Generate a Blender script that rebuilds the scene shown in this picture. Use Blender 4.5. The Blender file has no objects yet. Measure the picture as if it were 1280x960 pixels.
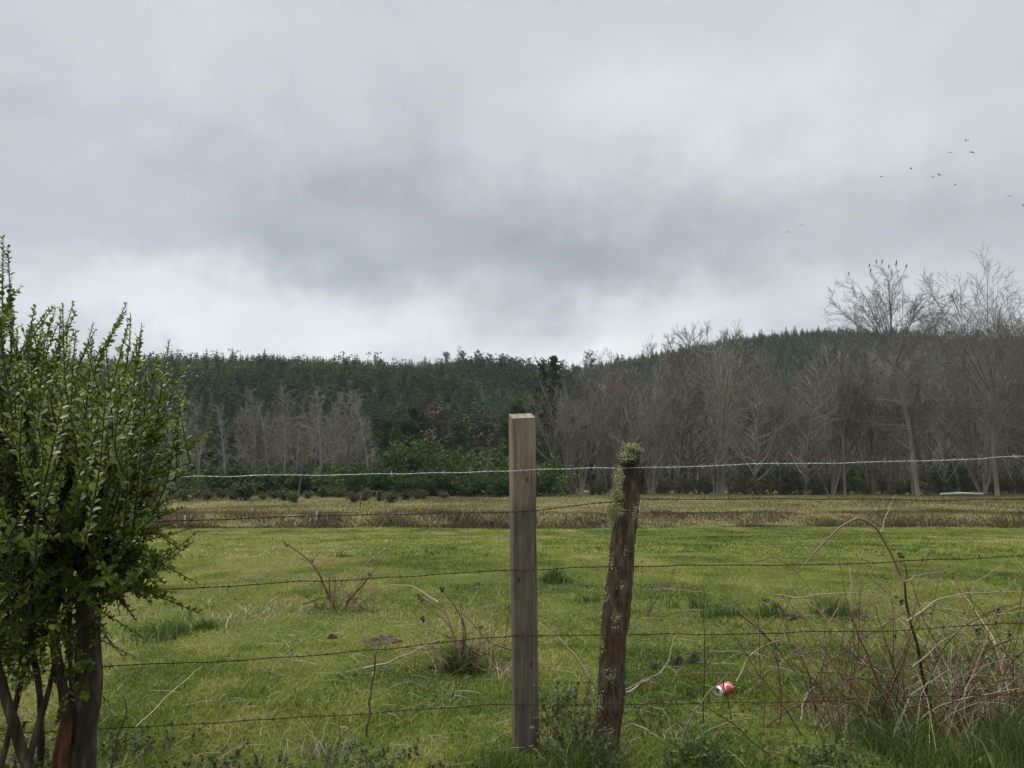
import bpy, math, random
import numpy as np
from mathutils import Vector

R = math.radians
rng = np.random.default_rng(7)
random.seed(7)
scene = bpy.context.scene
COL = scene.collection

# ------------------------------------------------------------------ camera frame
EYE = np.array([0.0, 0.0, 1.05])
F = 962.0
TH = math.atan(123.0 / F)
CT, ST = math.cos(TH), math.sin(TH)


def at(px, py, Y):
    """photo pixel + distance along the ground axis -> a point of the place"""
    u = (px - 640.0) / F
    v = (480.0 - py) / F
    d = np.array([u, CT - v * ST, ST + v * CT])
    return EYE + d * (Y / d[1])


def xat(px, Y):
    return (px - 640.0) / F * Y * (1.0 / CT)


# ------------------------------------------------------------------ noise
def _hash(i, j, s):
    n = (i * 374761393 + j * 668265263 + s * 1274126177) & 0xFFFFFFFF
    n = ((n ^ (n >> 13)) * 1274126177) & 0xFFFFFFFF
    return ((n ^ (n >> 16)) & 0xFFFF) / 65535.0


def vnoise(x, y, sc, s=0):
    x = np.asarray(x, float) / sc + 1000.0
    y = np.asarray(y, float) / sc + 1000.0
    i = np.floor(x).astype(np.int64); j = np.floor(y).astype(np.int64)
    fx = x - i; fy = y - j
    fx = fx * fx * (3 - 2 * fx); fy = fy * fy * (3 - 2 * fy)
    a = _hash(i, j, s); b = _hash(i + 1, j, s); c = _hash(i, j + 1, s); d = _hash(i + 1, j + 1, s)
    return (a * (1 - fx) + b * fx) * (1 - fy) + (c * (1 - fx) + d * fx) * fy


def fbm(x, y, sc, s=0, o=3):
    t = 0; a = 0.5; w = 0
    for k in range(o):
        t = t + a * vnoise(x, y, sc / 2 ** k, s + k * 17); w += a; a *= 0.5
    return t / w


def sstep(a, b, x):
    t = np.clip((np.asarray(x, float) - a) / (b - a), 0, 1)
    return t * t * (3 - 2 * t)


# ------------------------------------------------------------------ terrain
def bank_shift(x):
    return (vnoise(x, x * 0, 9.0, 3) - 0.5) * 1.0


def gz(x, y):
    x = np.asarray(x, float); y = np.asarray(y, float)
    z = -1.43 * sstep(6.0, 44.0, y) ** 1.0
    b = bank_shift(x)
    z = z + 0.62 * sstep(43.6, 47.2, y - b) + 0.47 * sstep(47, 86, y)
    near = 1 - sstep(30, 60, y)
    z = z + near * ((fbm(x, y * 0.8, 1.1, 11) - 0.5) * 0.06 + (vnoise(x, y, 0.28, 21) - 0.5) * 0.02)
    z = z + (fbm(x, y, 6.0, 31) - 0.5) * 0.22 * sstep(7, 16, y)
    return z


# ------------------------------------------------------------------ mesh builder
class MB:
    def __init__(s):
        s.V = []; s.F3 = []; s.F4 = []; s.C = []; s.M3 = []; s.M4 = []; s.n = 0

    def add(s, V, F, C=None, m=0):
        V = np.asarray(V, np.float32).reshape(-1, 3)
        F = np.asarray(F, np.int64)
        if C is None:
            C = np.full(len(V), 0.5, np.float32)
        C = np.broadcast_to(np.asarray(C, np.float32), (len(V),))
        s.V.append(V); s.C.append(C)
        if len(F):
            if F.shape[1] == 3:
                s.F3.append(F + s.n); s.M3.append(np.full(len(F), m, np.int32))
            else:
                s.F4.append(F + s.n); s.M4.append(np.full(len(F), m, np.int32))
        s.n += len(V)

    def more(s, F, base, m=0):
        F = np.asarray(F, np.int64)
        (s.F3 if F.shape[1] == 3 else s.F4).append(F + base)
        (s.M3 if F.shape[1] == 3 else s.M4).append(np.full(len(F), m, np.int32))

    def arrays(s):
        V = np.concatenate(s.V); C = np.concatenate(s.C)
        f = [np.concatenate(s.F3)] if s.F3 else []
        for q in s.F4:
            f += [q[:, [0, 1, 2]], q[:, [0, 2, 3]]]
        return V, np.concatenate(f), C

    def mesh(s, name, mats, smooth=False):
        V = np.concatenate(s.V); C = np.concatenate(s.C)
        F3 = np.concatenate(s.F3) if s.F3 else np.zeros((0, 3), np.int64)
        F4 = np.concatenate(s.F4) if s.F4 else np.zeros((0, 4), np.int64)
        me = bpy.data.meshes.new(name)
        me.vertices.add(len(V)); me.vertices.foreach_set('co', V.ravel())
        loops = np.concatenate([F3.ravel(), F4.ravel()]).astype(np.int32)
        me.loops.add(len(loops)); me.loops.foreach_set('vertex_index', loops)
        nf = len(F3) + len(F4)
        st = np.concatenate([np.arange(len(F3)) * 3, len(F3) * 3 + np.arange(len(F4)) * 4]).astype(np.int32)
        me.polygons.add(nf); me.polygons.foreach_set('loop_start', st)
        mi = np.concatenate([np.concatenate(s.M3) if s.M3 else np.zeros(0, np.int32),
                             np.concatenate(s.M4) if s.M4 else np.zeros(0, np.int32)]).astype(np.int32)
        if mi.any():
            me.polygons.foreach_set('material_index', mi)
        if smooth:
            me.polygons.foreach_set('use_smooth', np.ones(nf, bool))
        ca = me.color_attributes.new('Col', 'FLOAT_COLOR', 'POINT')
        cc = np.ones((len(V), 4), np.float32); cc[:, 0] = C; cc[:, 1] = C; cc[:, 2] = C
        ca.data.foreach_set('color', cc.ravel())
        for m in (mats if isinstance(mats, (list, tuple)) else [mats]):
            me.materials.append(m)
        me.update(calc_edges=True)
        return me


def norm(v):
    return v / (np.linalg.norm(v, axis=-1, keepdims=True) + 1e-9)


def tubes(mb, P, Rd, sides=4, C=None, m=0):
    """P (B,N,3), Rd (B,N): tapered tubes"""
    P = np.asarray(P, float); Rd = np.asarray(Rd, float)
    if P.ndim == 2:
        P = P[None]; Rd = Rd[None]
    B, N, _ = P.shape
    T = np.gradient(P, axis=1); T = norm(T)
    D = norm(P[:, -1] - P[:, 0])
    ref = np.where((np.abs(D[:, 2]) > 0.75)[:, None], np.array([1.0, 0.07, 0.0]), np.array([0.05, 0.0, 1.0]))
    A = norm(np.cross(T, ref[:, None, :])); Bv = np.cross(T, A)
    k = np.arange(sides) * 2 * math.pi / sides
    V = P[:, :, None, :] + Rd[:, :, None, None] * (np.cos(k)[None, None, :, None] * A[:, :, None, :] + np.sin(k)[None, None, :, None] * Bv[:, :, None, :])
    idx = np.arange(B * N * sides).reshape(B, N, sides)
    a = idx[:, :-1, :]; b = idx[:, 1:, :]
    a2 = np.roll(a, -1, axis=2); b2 = np.roll(b, -1, axis=2)
    Fq = np.stack([a, a2, b2, b], -1).reshape(-1, 4)
    if C is None:
        Cv = None
    else:
        Cv = np.repeat(np.broadcast_to(np.asarray(C, float), (B,)), N * sides)
    base = mb.n
    mb.add(V, Fq, Cv, m)
    if sides >= 5:   # close thick tips
        for e in (0, N - 1):
            ring = idx[:, e, :]
            tri = [np.stack([ring[:, 0], ring[:, i], ring[:, i + 1]], -1) for i in range(1, sides - 1)]
            mb.more(np.concatenate(tri), base, m)


def leaves(mb, pos, d, up, L, W, C, fold=0.25, m=0):
    """oval folded leaves, vectorised"""
    pos = np.asarray(pos, float); d = norm(np.asarray(d, float))
    s = norm(np.cross(d, up)); n = np.cross(s, d)
    L = np.broadcast_to(L, (len(pos),))[:, None]; W = np.broadcast_to(W, (len(pos),))[:, None]
    b = pos
    l1 = pos + d * L * .32 + s * W * .5 + n * W * fold
    l2 = pos + d * L * .74 + s * W * .42 + n * W * fold
    t = pos + d * L
    r2 = pos + d * L * .74 - s * W * .42 + n * W * fold
    r1 = pos + d * L * .32 - s * W * .5 + n * W * fold
    V = np.stack([b, l1, l2, t, r2, r1], 1)
    i = np.arange(len(pos))[:, None] * 6
    Fq = np.concatenate([i + np.array([[0, 1, 2, 3]]), i + np.array([[0, 3, 4, 5]])])
    mb.add(V, Fq, np.repeat(np.broadcast_to(C, (len(pos),)), 6), m)


def quads(mb, pos, size, C, aspect=1.0, flat=0.0, r=rng, m=0):
    """small randomly turned leaf-clump faces (rhombs)"""
    n = len(pos)
    d = norm(r.normal(size=(n, 3)))
    if flat:
        d[:, 2] *= (1 - flat); d = norm(d)
    e = norm(np.cross(d, norm(r.normal(size=(n, 3)))))
    s = np.broadcast_to(size, (n,))[:, None]
    V = np.stack([pos - d * s * .5, pos + e * s * .32 * aspect, pos + d * s * .5, pos - e * s * .32 * aspect], 1)
    i = np.arange(n)[:, None] * 4
    mb.add(V, i + np.array([[0, 1, 2, 3]]), np.repeat(np.broadcast_to(C, (n,)), 4), m)


def blades(mb, x, y, h, w, C, lean=0.5, z=None, two=True, r=rng):
    n = len(x)
    if z is None:
        z = gz(x, y) - 0.004
    a = r.uniform(0, 2 * math.pi, n); f = r.uniform(0, 2 * math.pi, n)
    lx = np.cos(a) * h * lean * r.uniform(.2, 1.3, n); ly = np.sin(a) * h * lean * r.uniform(.2, 1.3, n)
    sx = np.cos(f) * w * .5; sy = np.sin(f) * w * .5
    p = np.stack([x, y, z], 1)
    S = np.stack([sx, sy, 0 * sx], 1)
    tip = p + np.stack([lx, ly, h], 1)
    if two:
        mid = p + np.stack([lx * .3, ly * .3, h * .6], 1)
        V = np.stack([p - S, p + S, mid + S * .8, mid - S * .8, tip], 1)
        i = np.arange(n)[:, None] * 5
        b = mb.n
        mb.add(V, i + np.array([[0, 1, 2, 3]]), np.repeat(C, 5))
        mb.more(i + np.array([[3, 2, 4]]), b)
    else:
        V = np.stack([p - S, p + S, tip], 1)
        i = np.arange(n)[:, None] * 3
        mb.add(V, i + np.array([[0, 1, 2]]), np.repeat(C, 3))


def tile(mb, base, pos, sc, rot, tint, szz=None):
    V, Fc, C = base
    n = len(pos); k = len(V)
    c = np.cos(rot)[:, None]; s = np.sin(rot)[:, None]
    sc = sc[:, None]
    sz = sc if szz is None else szz[:, None]
    X = pos[:, 0:1] + sc * (c * V[None, :, 0] - s * V[None, :, 1])
    Y = pos[:, 1:2] + sc * (s * V[None, :, 0] + c * V[None, :, 1])
    Z = pos[:, 2:3] + sz * V[None, :, 2]
    VV = np.stack([X, Y, Z], -1).reshape(-1, 3)
    FF = (np.arange(n)[:, None, None] * k + Fc[None]).reshape(-1, 3)
    CC = np.clip(C[None, :] + tint[:, None], 0, 1).reshape(-1)
    mb.add(VV, FF, CC)


# ------------------------------------------------------------------ materials
def newmat(name):
    m = bpy.data.materials.new(name); m.use_nodes = True
    nt = m.node_tree; nt.nodes.clear()
    out = nt.nodes.new('ShaderNodeOutputMaterial')
    return m, nt, out


def N(nt, typ, **kw):
    n = nt.nodes.new(typ)
    for k, v in kw.items():
        if k.startswith('i_'):
            key = k[2:]
            n.inputs[int(key) if key.isdigit() else key].default_value = v
        else:
            setattr(n, k, v)
    return n


def ramp(nt, fac, stops):
    r = nt.nodes.new('ShaderNodeValToRGB')
    el = r.color_ramp.elements
    while len(el) < len(stops):
        el.new(0.5)
    for e, (p, c) in zip(el, stops):
        e.position = p; e.color = (*c, 1)
    nt.links.new(fac, r.inputs[0])
    return r.outputs[0]


def mixc(nt, f, a, b, blend='MIX'):
    n = nt.nodes.new('ShaderNodeMix'); n.data_type = 'RGBA'; n.blend_type = blend
    for i, v in ((0, f), (6, a), (7, b)):
        if hasattr(v, 'is_linked'):
            nt.links.new(v, n.inputs[i])
        elif i == 0:
            n.inputs[0].default_value = v
        else:
            n.inputs[i].default_value = (*v, 1)
    return n.outputs[2]


def math_(nt, op, a, b=0.0, c=None):
    n = nt.nodes.new('ShaderNodeMath'); n.operation = op
    for i, v in enumerate((a, b) if c is None else (a, b, c)):
        if hasattr(v, 'is_linked'):
            nt.links.new(v, n.inputs[i])
        else:
            n.inputs[i].default_value = v
    return n.outputs[0]


def leafmat(name, stops, trans=0.25, rough=0.55, objvar=0.25, spec=0.25):
    """colour from the per-leaf random value, slight change per plant"""
    m, nt, out = newmat(name)
    at_ = N(nt, 'ShaderNodeVertexColor', layer_name='Col')
    sep = N(nt, 'ShaderNodeSeparateColor'); nt.links.new(at_.outputs[0], sep.inputs[0])
    oi = N(nt, 'ShaderNodeObjectInfo')
    v = math_(nt, 'MULTIPLY_ADD', oi.outputs['Random'], objvar, math_(nt, 'SUBTRACT', sep.outputs[0], objvar * .5))
    c = ramp(nt, v, stops)
    p = N(nt, 'ShaderNodeBsdfPrincipled', i_Roughness=rough)
    p.inputs['Specular IOR Level'].default_value = spec
    nt.links.new(c, p.inputs['Base Color'])
    if trans:
        t = N(nt, 'ShaderNodeBsdfTranslucent'); nt.links.new(c, t.inputs[0])
        ms = N(nt, 'ShaderNodeMixShader', i_0=trans)
        nt.links.new(p.outputs[0], ms.inputs[1]); nt.links.new(t.outputs[0], ms.inputs[2])
        nt.links.new(ms.outputs[0], out.inputs[0])
    else:
        nt.links.new(p.outputs[0], out.inputs[0])
    return m


def roughmat(name, stops, scale=8.0, stretch=(1, 1, 1), bump=0.3, rough=0.85, detail=6.0, spec=0.2, coords='Object', metal=0.0, dist=0.01):
    m, nt, out = newmat(name)
    tc = N(nt, 'ShaderNodeTexCoord')
    mp = N(nt, 'ShaderNodeMapping'); mp.inputs['Scale'].default_value = stretch
    nt.links.new(tc.outputs[coords], mp.inputs[0])
    nz = N(nt, 'ShaderNodeTexNoise', i_Scale=scale, i_Detail=detail, i_Roughness=0.65)
    nt.links.new(mp.outputs[0], nz.inputs['Vector'])
    c = ramp(nt, nz.outputs[0], stops)
    p = N(nt, 'ShaderNodeBsdfPrincipled', i_Roughness=rough, i_Metallic=metal)
    p.inputs['Specular IOR Level'].default_value = spec
    nt.links.new(c, p.inputs['Base Color'])
    if bump:
        b = N(nt, 'ShaderNodeBump', i_Strength=bump, i_Distance=dist)
        nt.links.new(nz.outputs[0], b.inputs['Height']); nt.links.new(b.outputs[0], p.inputs['Normal'])
    nt.links.new(p.outputs[0], out.inputs[0])
    return m


M = {}
M['grass'] = leafmat('grass_blades', [(0, (.048, .085, .007)), (.35, (.112, .165, .012)), (.62, (.20, .235, .028)), (.85, (.33, .30, .09)), (1, (.40, .34, .16))], .35, .6, 0)
M['lush'] = leafmat('lush_grass', [(0, (.035, .07, .012)), (.5, (.080, .135, .024)), (.8, (.14, .18, .05)), (1, (.27, .25, .12))], .3, .6, .1)
M['reed'] = leafmat('reed_grass', [(0, (.045, .034, .017)), (.4, (.090, .070, .032)), (.7, (.145, .122, .048)), (1, (.20, .185, .07))], .2, .7, 0)
M['rough'] = leafmat('rough_grass', [(0, (.070, .066, .024)), (.4, (.122, .118, .040)), (.7, (.17, .165, .058)), (1, (.105, .145, .036))], .2, .7, 0)
M['shrubleaf'] = leafmat('shrub_leaves', [(0, (.026, .048, .007)), (.40, (.085, .125, .012)), (.72, (.165, .205, .024)), (1, (.27, .29, .06))], .35, .40, 0, .4)
M['shrubbark'] = roughmat('shrub_bark', [(.32, (.012, .009, .006)), (.47, (.036, .027, .019)), (.58, (.072, .056, .040)), (.72, (.17, .142, .104))], 26, (1, 1, .22), 1.0)
M['redbark'] = roughmat('red_bark', [(.3, (.055, .026, .018)), (.47, (.13, .052, .028)), (.6, (.21, .085, .04)), (.75, (.30, .17, .10))], 16, (1, 1, .35), .5)
def redbark_mat():
    m, nt, out = newmat('red_peeling_bark')
    tc = N(nt, 'ShaderNodeTexCoord')
    mp = N(nt, 'ShaderNodeMapping'); mp.inputs['Scale'].default_value = (1, 1, .3); nt.links.new(tc.outputs['Object'], mp.inputs[0])
    a = N(nt, 'ShaderNodeTexNoise', i_Scale=24, i_Detail=7, i_Roughness=.65); nt.links.new(mp.outputs[0], a.inputs['Vector'])
    sep = N(nt, 'ShaderNodeSeparateXYZ'); nt.links.new(tc.outputs['Object'], sep.inputs[0])
    red = ramp(nt, a.outputs[0], [(.3, (.045, .022, .013)), (.47, (.115, .048, .024)), (.6, (.19, .080, .036)), (.75, (.29, .17, .09))])
    dark = ramp(nt, a.outputs[0], [(.3, (.012, .009, .006)), (.55, (.050, .034, .022)), (.72, (.13, .10, .07))])
    b = N(nt, 'ShaderNodeTexNoise', i_Scale=13, i_Detail=5); nt.links.new(tc.outputs['Object'], b.inputs['Vector'])
    f = N(nt, 'ShaderNodeMapRange'); nt.links.new(math_(nt, 'MULTIPLY_ADD', b.outputs[0], .9, sep.outputs[2]), f.inputs[0])
    f.inputs[1].default_value = .66; f.inputs[2].default_value = .78
    p = N(nt, 'ShaderNodeBsdfPrincipled', i_Roughness=.8); p.inputs['Specular IOR Level'].default_value = .2
    nt.links.new(mixc(nt, f.outputs[0], red, dark), p.inputs['Base Color'])
    bb = N(nt, 'ShaderNodeBump', i_Strength=.6, i_Distance=.01); nt.links.new(a.outputs[0], bb.inputs['Height']); nt.links.new(bb.outputs[0], p.inputs['Normal'])
    nt.links.new(p.outputs[0], out.inputs[0])
    return m


M['redbark'] = redbark_mat()
M['pine'] = leafmat('pine_needles', [(0, (.020, .037, .015)), (.5, (.045, .074, .025)), (1, (.098, .128, .040))], .1, .85, 0, .06)
M['ever'] = leafmat('evergreen_leaves', [(0, (.016, .030, .014)), (.5, (.038, .060, .024)), (1, (.080, .105, .038))], .15, .8, .45, .08)
M['bush'] = leafmat('bush_leaves', [(0, (.022, .045, .013)), (.5, (.058, .102, .024)), (1, (.13, .18, .045))], .2, .75, .4, .1)
M['drybush'] = leafmat('dull_bush_leaves', [(0, (.040, .050, .022)), (.5, (.085, .090, .040)), (1, (.15, .14, .07))], .15, .7, .4, .15)
M['russet'] = leafmat('russet_leaves', [(0, (.042, .038, .025)), (.5, (.078, .068, .044)), (1, (.12, .105, .066))], .15, .7, .3, .1)
M['twig'] = leafmat('bare_twigs', [(0, (.062, .052, .036)), (.5, (.130, .114, .086)), (1, (.33, .30, .25))], 0, .85, .6, .1)
M['pale'] = leafmat('pale_dead_wood', [(0, (.10, .090, .070)), (.5, (.18, .165, .135)), (1, (.31, .29, .25))], 0, .85, .3, .1)
M['darkbark'] = leafmat('dark_bark', [(0, (.04, .032, .022)), (1, (.10, .085, .062))], 0, .9, .3, .1)
M['trunkgrey'] = leafmat('grey_trunk_bark', [(0, (.065, .058, .045)), (1, (.235, .215, .18))], 0, .9, .4, .1)
M['tallwood'] = leafmat('tall_tree_wood', [(0, (.085, .077, .064)), (1, (.25, .23, .20))], 0, .9, .3, .1)
M['cane'] = leafmat('bramble_canes', [(0, (.040, .020, .016)), (.4, (.15, .075, .048)), (.65, (.24, .17, .11)), (1, (.42, .37, .28))], 0, .6, 0, .25)
M['seed'] = leafmat('dry_seed_heads', [(0, (.025, .016, .014)), (1, (.09, .06, .05))], 0, .8, 0, .1)
M['weed'] = leafmat('weed_leaves', [(0, (.028, .055, .014)), (.6, (.070, .112, .028)), (1, (.14, .18, .06))], .25, .5, .2, .3)
M['thatch'] = leafmat('dead_thatch', [(0, (.045, .032, .018)), (.5, (.13, .098, .052)), (1, (.30, .25, .15))], .1, .8, 0, .1)
M['straw'] = leafmat('dry_straw', [(0, (.18, .14, .08)), (1, (.48, .43, .30))], .1, .7, 0, .2)
M['lichen'] = leafmat('foliose_lichen', [(0, (.12, .13, .055)), (.5, (.36, .37, .19)), (1, (.58, .60, .40))], .1, .9, .2, .1)
M['darkmoss'] = leafmat('dark_moss', [(0, (.012, .014, .008)), (1, (.05, .055, .025))], 0, .95, 0, .1)
M['dung'] = roughmat('cow_dung', [(.3, (.020, .015, .011)), (.7, (.065, .052, .040))], 30, (1, 1, 1), .8, .8)
M['drydung'] = roughmat('dry_cow_dung', [(.3, (.035, .025, .017)), (.7, (.125, .092, .064))], 30, (1, 1, 1), .8, .9)
M['wire_new'] = roughmat('galvanised_wire', [(.3, (.34, .35, .36)), (.7, (.55, .56, .57))], 60, bump=0, rough=.45, metal=.6, spec=.5)
M['wire_old'] = roughmat('rusty_wire', [(.35, (.030, .021, .015)), (.6, (.075, .046, .030)), (.75, (.14, .095, .062))], 50, bump=0, rough=.85)
M['bird'] = roughmat('dark_feathers', [(.3, (.07, .07, .075)), (.7, (.13, .13, .135))], 10, bump=0, rough=.7)
M['stake'] = roughmat('grey_stake_wood', [(.3, (.22, .20, .17)), (.7, (.42, .40, .36))], 6, (1, 1, .2), .3)
M['whiteboard'] = roughmat('bleached_timber', [(.3, (.50, .49, .47)), (.7, (.72, .71, .69))], 3, (.3, 1, 1), .2)
M['roofing'] = roughmat('pale_roofing', [(.3, (.40, .40, .40)), (.7, (.6, .6, .6))], 3, bump=0)
M['stick'] = roughmat('grey_stick', [(.3, (.12, .09, .065)), (.7, (.26, .21, .16))], 20, (1, 1, .3), .3)
M['darkstick'] = roughmat('dark_stick', [(.3, (.05, .035, .026)), (.7, (.12, .09, .065))], 20, (1, 1, .3), .3)


def ground_mat():
    m, nt, out = newmat('field_ground')
    g = N(nt, 'ShaderNodeNewGeometry')
    sep = N(nt, 'ShaderNodeSeparateXYZ'); nt.links.new(g.outputs['Position'], sep.inputs[0])

    def nz(scale, det=5, sx=(1, 1, 1)):
        mp = N(nt, 'ShaderNodeMapping'); mp.inputs['Scale'].default_value = sx
        nt.links.new(g.outputs['Position'], mp.inputs[0])
        n = N(nt, 'ShaderNodeTexNoise', i_Scale=scale, i_Detail=det, i_Roughness=.65)
        nt.links.new(mp.outputs[0], n.inputs['Vector']); return n.outputs[0]
    big = nz(.35); mid = nz(2.2); fine = nz(28, 4)
    c1 = ramp(nt, mid, [(.28, (.058, .090, .009)), (.47, (.110, .150, .016)), (.62, (.170, .190, .028)), (.8, (.21, .19, .055))])
    c2 = ramp(nt, big, [(.35, (.080, .130, .018)), (.65, (.165, .19, .042))])
    c = mixc(nt, .5, c1, c2)
    d = ramp(nt, fine, [(.3, (.35, .33, .28)), (.52, (1, 1, 1)), (.75, (1.25, 1.2, 1.05))])
    c = mixc(nt, .8, c, d, 'MULTIPLY')
    c = mixc(nt, .42, c, (.050, .046, .020))
    rough = ramp(nt, mid, [(.3, (.10, .085, .038)), (.55, (.17, .15, .062)), (.75, (.21, .19, .08))])
    f = N(nt, 'ShaderNodeMapRange'); f.interpolation_type = 'SMOOTHSTEP'
    nt.links.new(sep.outputs[1], f.inputs[0])
    f.inputs[1].default_value = 42.6; f.inputs[2].default_value = 44.2
    c = mixc(nt, f.outputs[0], c, rough)
    p = N(nt, 'ShaderNodeBsdfPrincipled', i_Roughness=.95); p.inputs['Specular IOR Level'].default_value = .1
    nt.links.new(c, p.inputs['Base Color'])
    b = N(nt, 'ShaderNodeBump', i_Strength=.8, i_Distance=.03)
    nt.links.new(fine, b.inputs['Height']); nt.links.new(b.outputs[0], p.inputs['Normal'])
    nt.links.new(p.outputs[0], out.inputs[0])
    return m


M['ground'] = ground_mat()
M['hill'] = roughmat('hill_floor', [(.3, (.014, .022, .010)), (.7, (.032, .042, .018))], .15, bump=0, coords='Object')


def sawn_mat():
    m, nt, out = newmat('sawn_weathered_wood')
    tc = N(nt, 'ShaderNodeTexCoord')
    mp = N(nt, 'ShaderNodeMapping'); mp.inputs['Scale'].default_value = (1, 1, .045)
    nt.links.new(tc.outputs['Object'], mp.inputs[0])
    gr = N(nt, 'ShaderNodeTexNoise', i_Scale=95, i_Detail=8, i_Roughness=.72, i_Distortion=.35)
    nt.links.new(mp.outputs[0], gr.inputs['Vector'])
    sep = N(nt, 'ShaderNodeSeparateXYZ'); nt.links.new(tc.outputs['Object'], sep.inputs[0])
    bl = N(nt, 'ShaderNodeTexNoise', i_Scale=7, i_Detail=5); nt.links.new(tc.outputs['Object'], bl.inputs['Vector'])
    dry = ramp(nt, gr.outputs[0], [(.25, (.085, .062, .045)), (.42, (.175, .135, .100)), (.58, (.235, .185, .138)), (.78, (.30, .245, .19))])
    wet = ramp(nt, gr.outputs[0], [(.25, (.045, .036, .026)), (.45, (.098, .082, .062)), (.62, (.145, .124, .095)), (.8, (.21, .185, .145))])
    h = math_(nt, 'MULTIPLY_ADD', bl.outputs[0], .35, math_(nt, 'SUBTRACT', sep.outputs[2], .175))
    f = N(nt, 'ShaderNodeMapRange'); nt.links.new(h, f.inputs[0])
    f.inputs[1].default_value = .88; f.inputs[2].default_value = 1.04
    c = mixc(nt, f.outputs[0], wet, dry)
    bl2 = ramp(nt, bl.outputs[0], [(.3, (.72, .70, .68)), (.55, (1, 1, 1)), (.75, (1.12, 1.1, 1.06))])
    c = mixc(nt, .7, c, bl2, 'MULTIPLY')
    crack_noise = N(nt, 'ShaderNodeTexNoise', i_Scale=180, i_Detail=2); mp2 = N(nt, 'ShaderNodeMapping'); mp2.inputs['Scale'].default_value = (1, 1, .02)
    nt.links.new(tc.outputs['Object'], mp2.inputs[0]); nt.links.new(mp2.outputs[0], crack_noise.inputs['Vector'])
    for kx, kz in ((.012, 1.06), (-.022, .66), (.026, .33)):
        dx = math_(nt, 'DIVIDE', math_(nt, 'SUBTRACT', sep.outputs[0], kx), .011); dz = math_(nt, 'DIVIDE', math_(nt, 'SUBTRACT', sep.outputs[2], kz), .019)
        dd = math_(nt, 'ADD', math_(nt, 'ADD', math_(nt, 'MULTIPLY', dx, dx), math_(nt, 'MULTIPLY', dz, dz)), math_(nt, 'MULTIPLY', bl.outputs[0], .9))
        kc = ramp(nt, dd, [(.45, (.34, .27, .21)), (.75, (.62, .55, .48)), (1.0, (1, 1, 1))])
        c = mixc(nt, .85, c, kc, 'MULTIPLY')
    crack = ramp(nt, crack_noise.outputs[0], [(.30, (.35, .32, .3)), (.38, (1, 1, 1))])  # thin dark cracks running along the grain
    c = mixc(nt, .75, c, crack, 'MULTIPLY')
    p = N(nt, 'ShaderNodeBsdfPrincipled', i_Roughness=.85); p.inputs['Specular IOR Level'].default_value = .2
    nt.links.new(c, p.inputs['Base Color'])
    b = N(nt, 'ShaderNodeBump', i_Strength=.5, i_Distance=.004)
    nt.links.new(gr.outputs[0], b.inputs['Height']); nt.links.new(b.outputs[0], p.inputs['Normal'])
    nt.links.new(p.outputs[0], out.inputs[0])
    return m


M['sawn'] = sawn_mat()
M['endgrain'] = roughmat('end_grain', [(.3, (.12, .095, .068)), (.7, (.29, .25, .19))], 60, (1, .15, 1), .3)


def log_mat():
    m, nt, out = newmat('old_log_bark')
    tc = N(nt, 'ShaderNodeTexCoord')
    mp = N(nt, 'ShaderNodeMapping'); mp.inputs['Scale'].default_value = (1, 1, .28)
    nt.links.new(tc.outputs['Object'], mp.inputs[0])
    a = N(nt, 'ShaderNodeTexNoise', i_Scale=38, i_Detail=9, i_Roughness=.72, i_Distortion=.5); nt.links.new(mp.outputs[0], a.inputs['Vector'])
    b = N(nt, 'ShaderNodeTexNoise', i_Scale=6.5, i_Detail=5); nt.links.new(tc.outputs['Object'], b.inputs['Vector'])
    base = ramp(nt, a.outputs[0], [(.30, (.016, .012, .008)), (.45, (.062, .047, .032)), (.58, (.118, .092, .063)), (.74, (.25, .215, .155))])
    red = ramp(nt, a.outputs[0], [(.3, (.045, .020, .012)), (.6, (.13, .058, .032)), (.8, (.20, .115, .065))])
    fr = ramp(nt, b.outputs[0], [(.55, (0, 0, 0)), (.68, (.85, .85, .85))])
    c = mixc(nt, fr, base, red)
    c2 = N(nt, 'ShaderNodeTexNoise', i_Scale=42, i_Detail=6); nt.links.new(tc.outputs['Object'], c2.inputs['Vector'])
    fl = ramp(nt, c2.outputs[0], [(.60, (0, 0, 0)), (.72, (.5, .5, .5))])
    c = mixc(nt, fl, c, (.13, .125, .085))
    p = N(nt, 'ShaderNodeBsdfPrincipled', i_Roughness=.92); p.inputs['Specular IOR Level'].default_value = .15
    nt.links.new(c, p.inputs['Base Color'])
    bb = N(nt, 'ShaderNodeBump', i_Strength=.9, i_Distance=.012)
    nt.links.new(a.outputs[0], bb.inputs['Height']); nt.links.new(bb.outputs[0], p.inputs['Normal'])
    nt.links.new(p.outputs[0], out.inputs[0])
    return m


M['log'] = log_mat()


def paint(name, col, rough=.35, metal=0.0):
    m, nt, out = newmat(name)
    tc = N(nt, 'ShaderNodeTexCoord')
    nz = N(nt, 'ShaderNodeTexNoise', i_Scale=70, i_Detail=4); nt.links.new(tc.outputs['Object'], nz.inputs['Vector'])
    c = mixc(nt, nz.outputs[0], tuple(x * .75 for x in col), tuple(min(1, x * 1.2) for x in col))
    p = N(nt, 'ShaderNodeBsdfPrincipled', i_Roughness=rough, i_Metallic=metal)
    nt.links.new(c, p.inputs['Base Color']); nt.links.new(p.outputs[0], out.inputs[0])
    return m


M['canred'] = paint('faded_red_paint', (.46, .065, .07), .5)
M['canwhite'] = paint('white_print', (.62, .48, .46), .5)
M['canmetal'] = paint('bare_aluminium', (.66, .65, .62), .45, .3)
M['candark'] = paint('dark_opening', (.05, .05, .05), .8)


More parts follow.
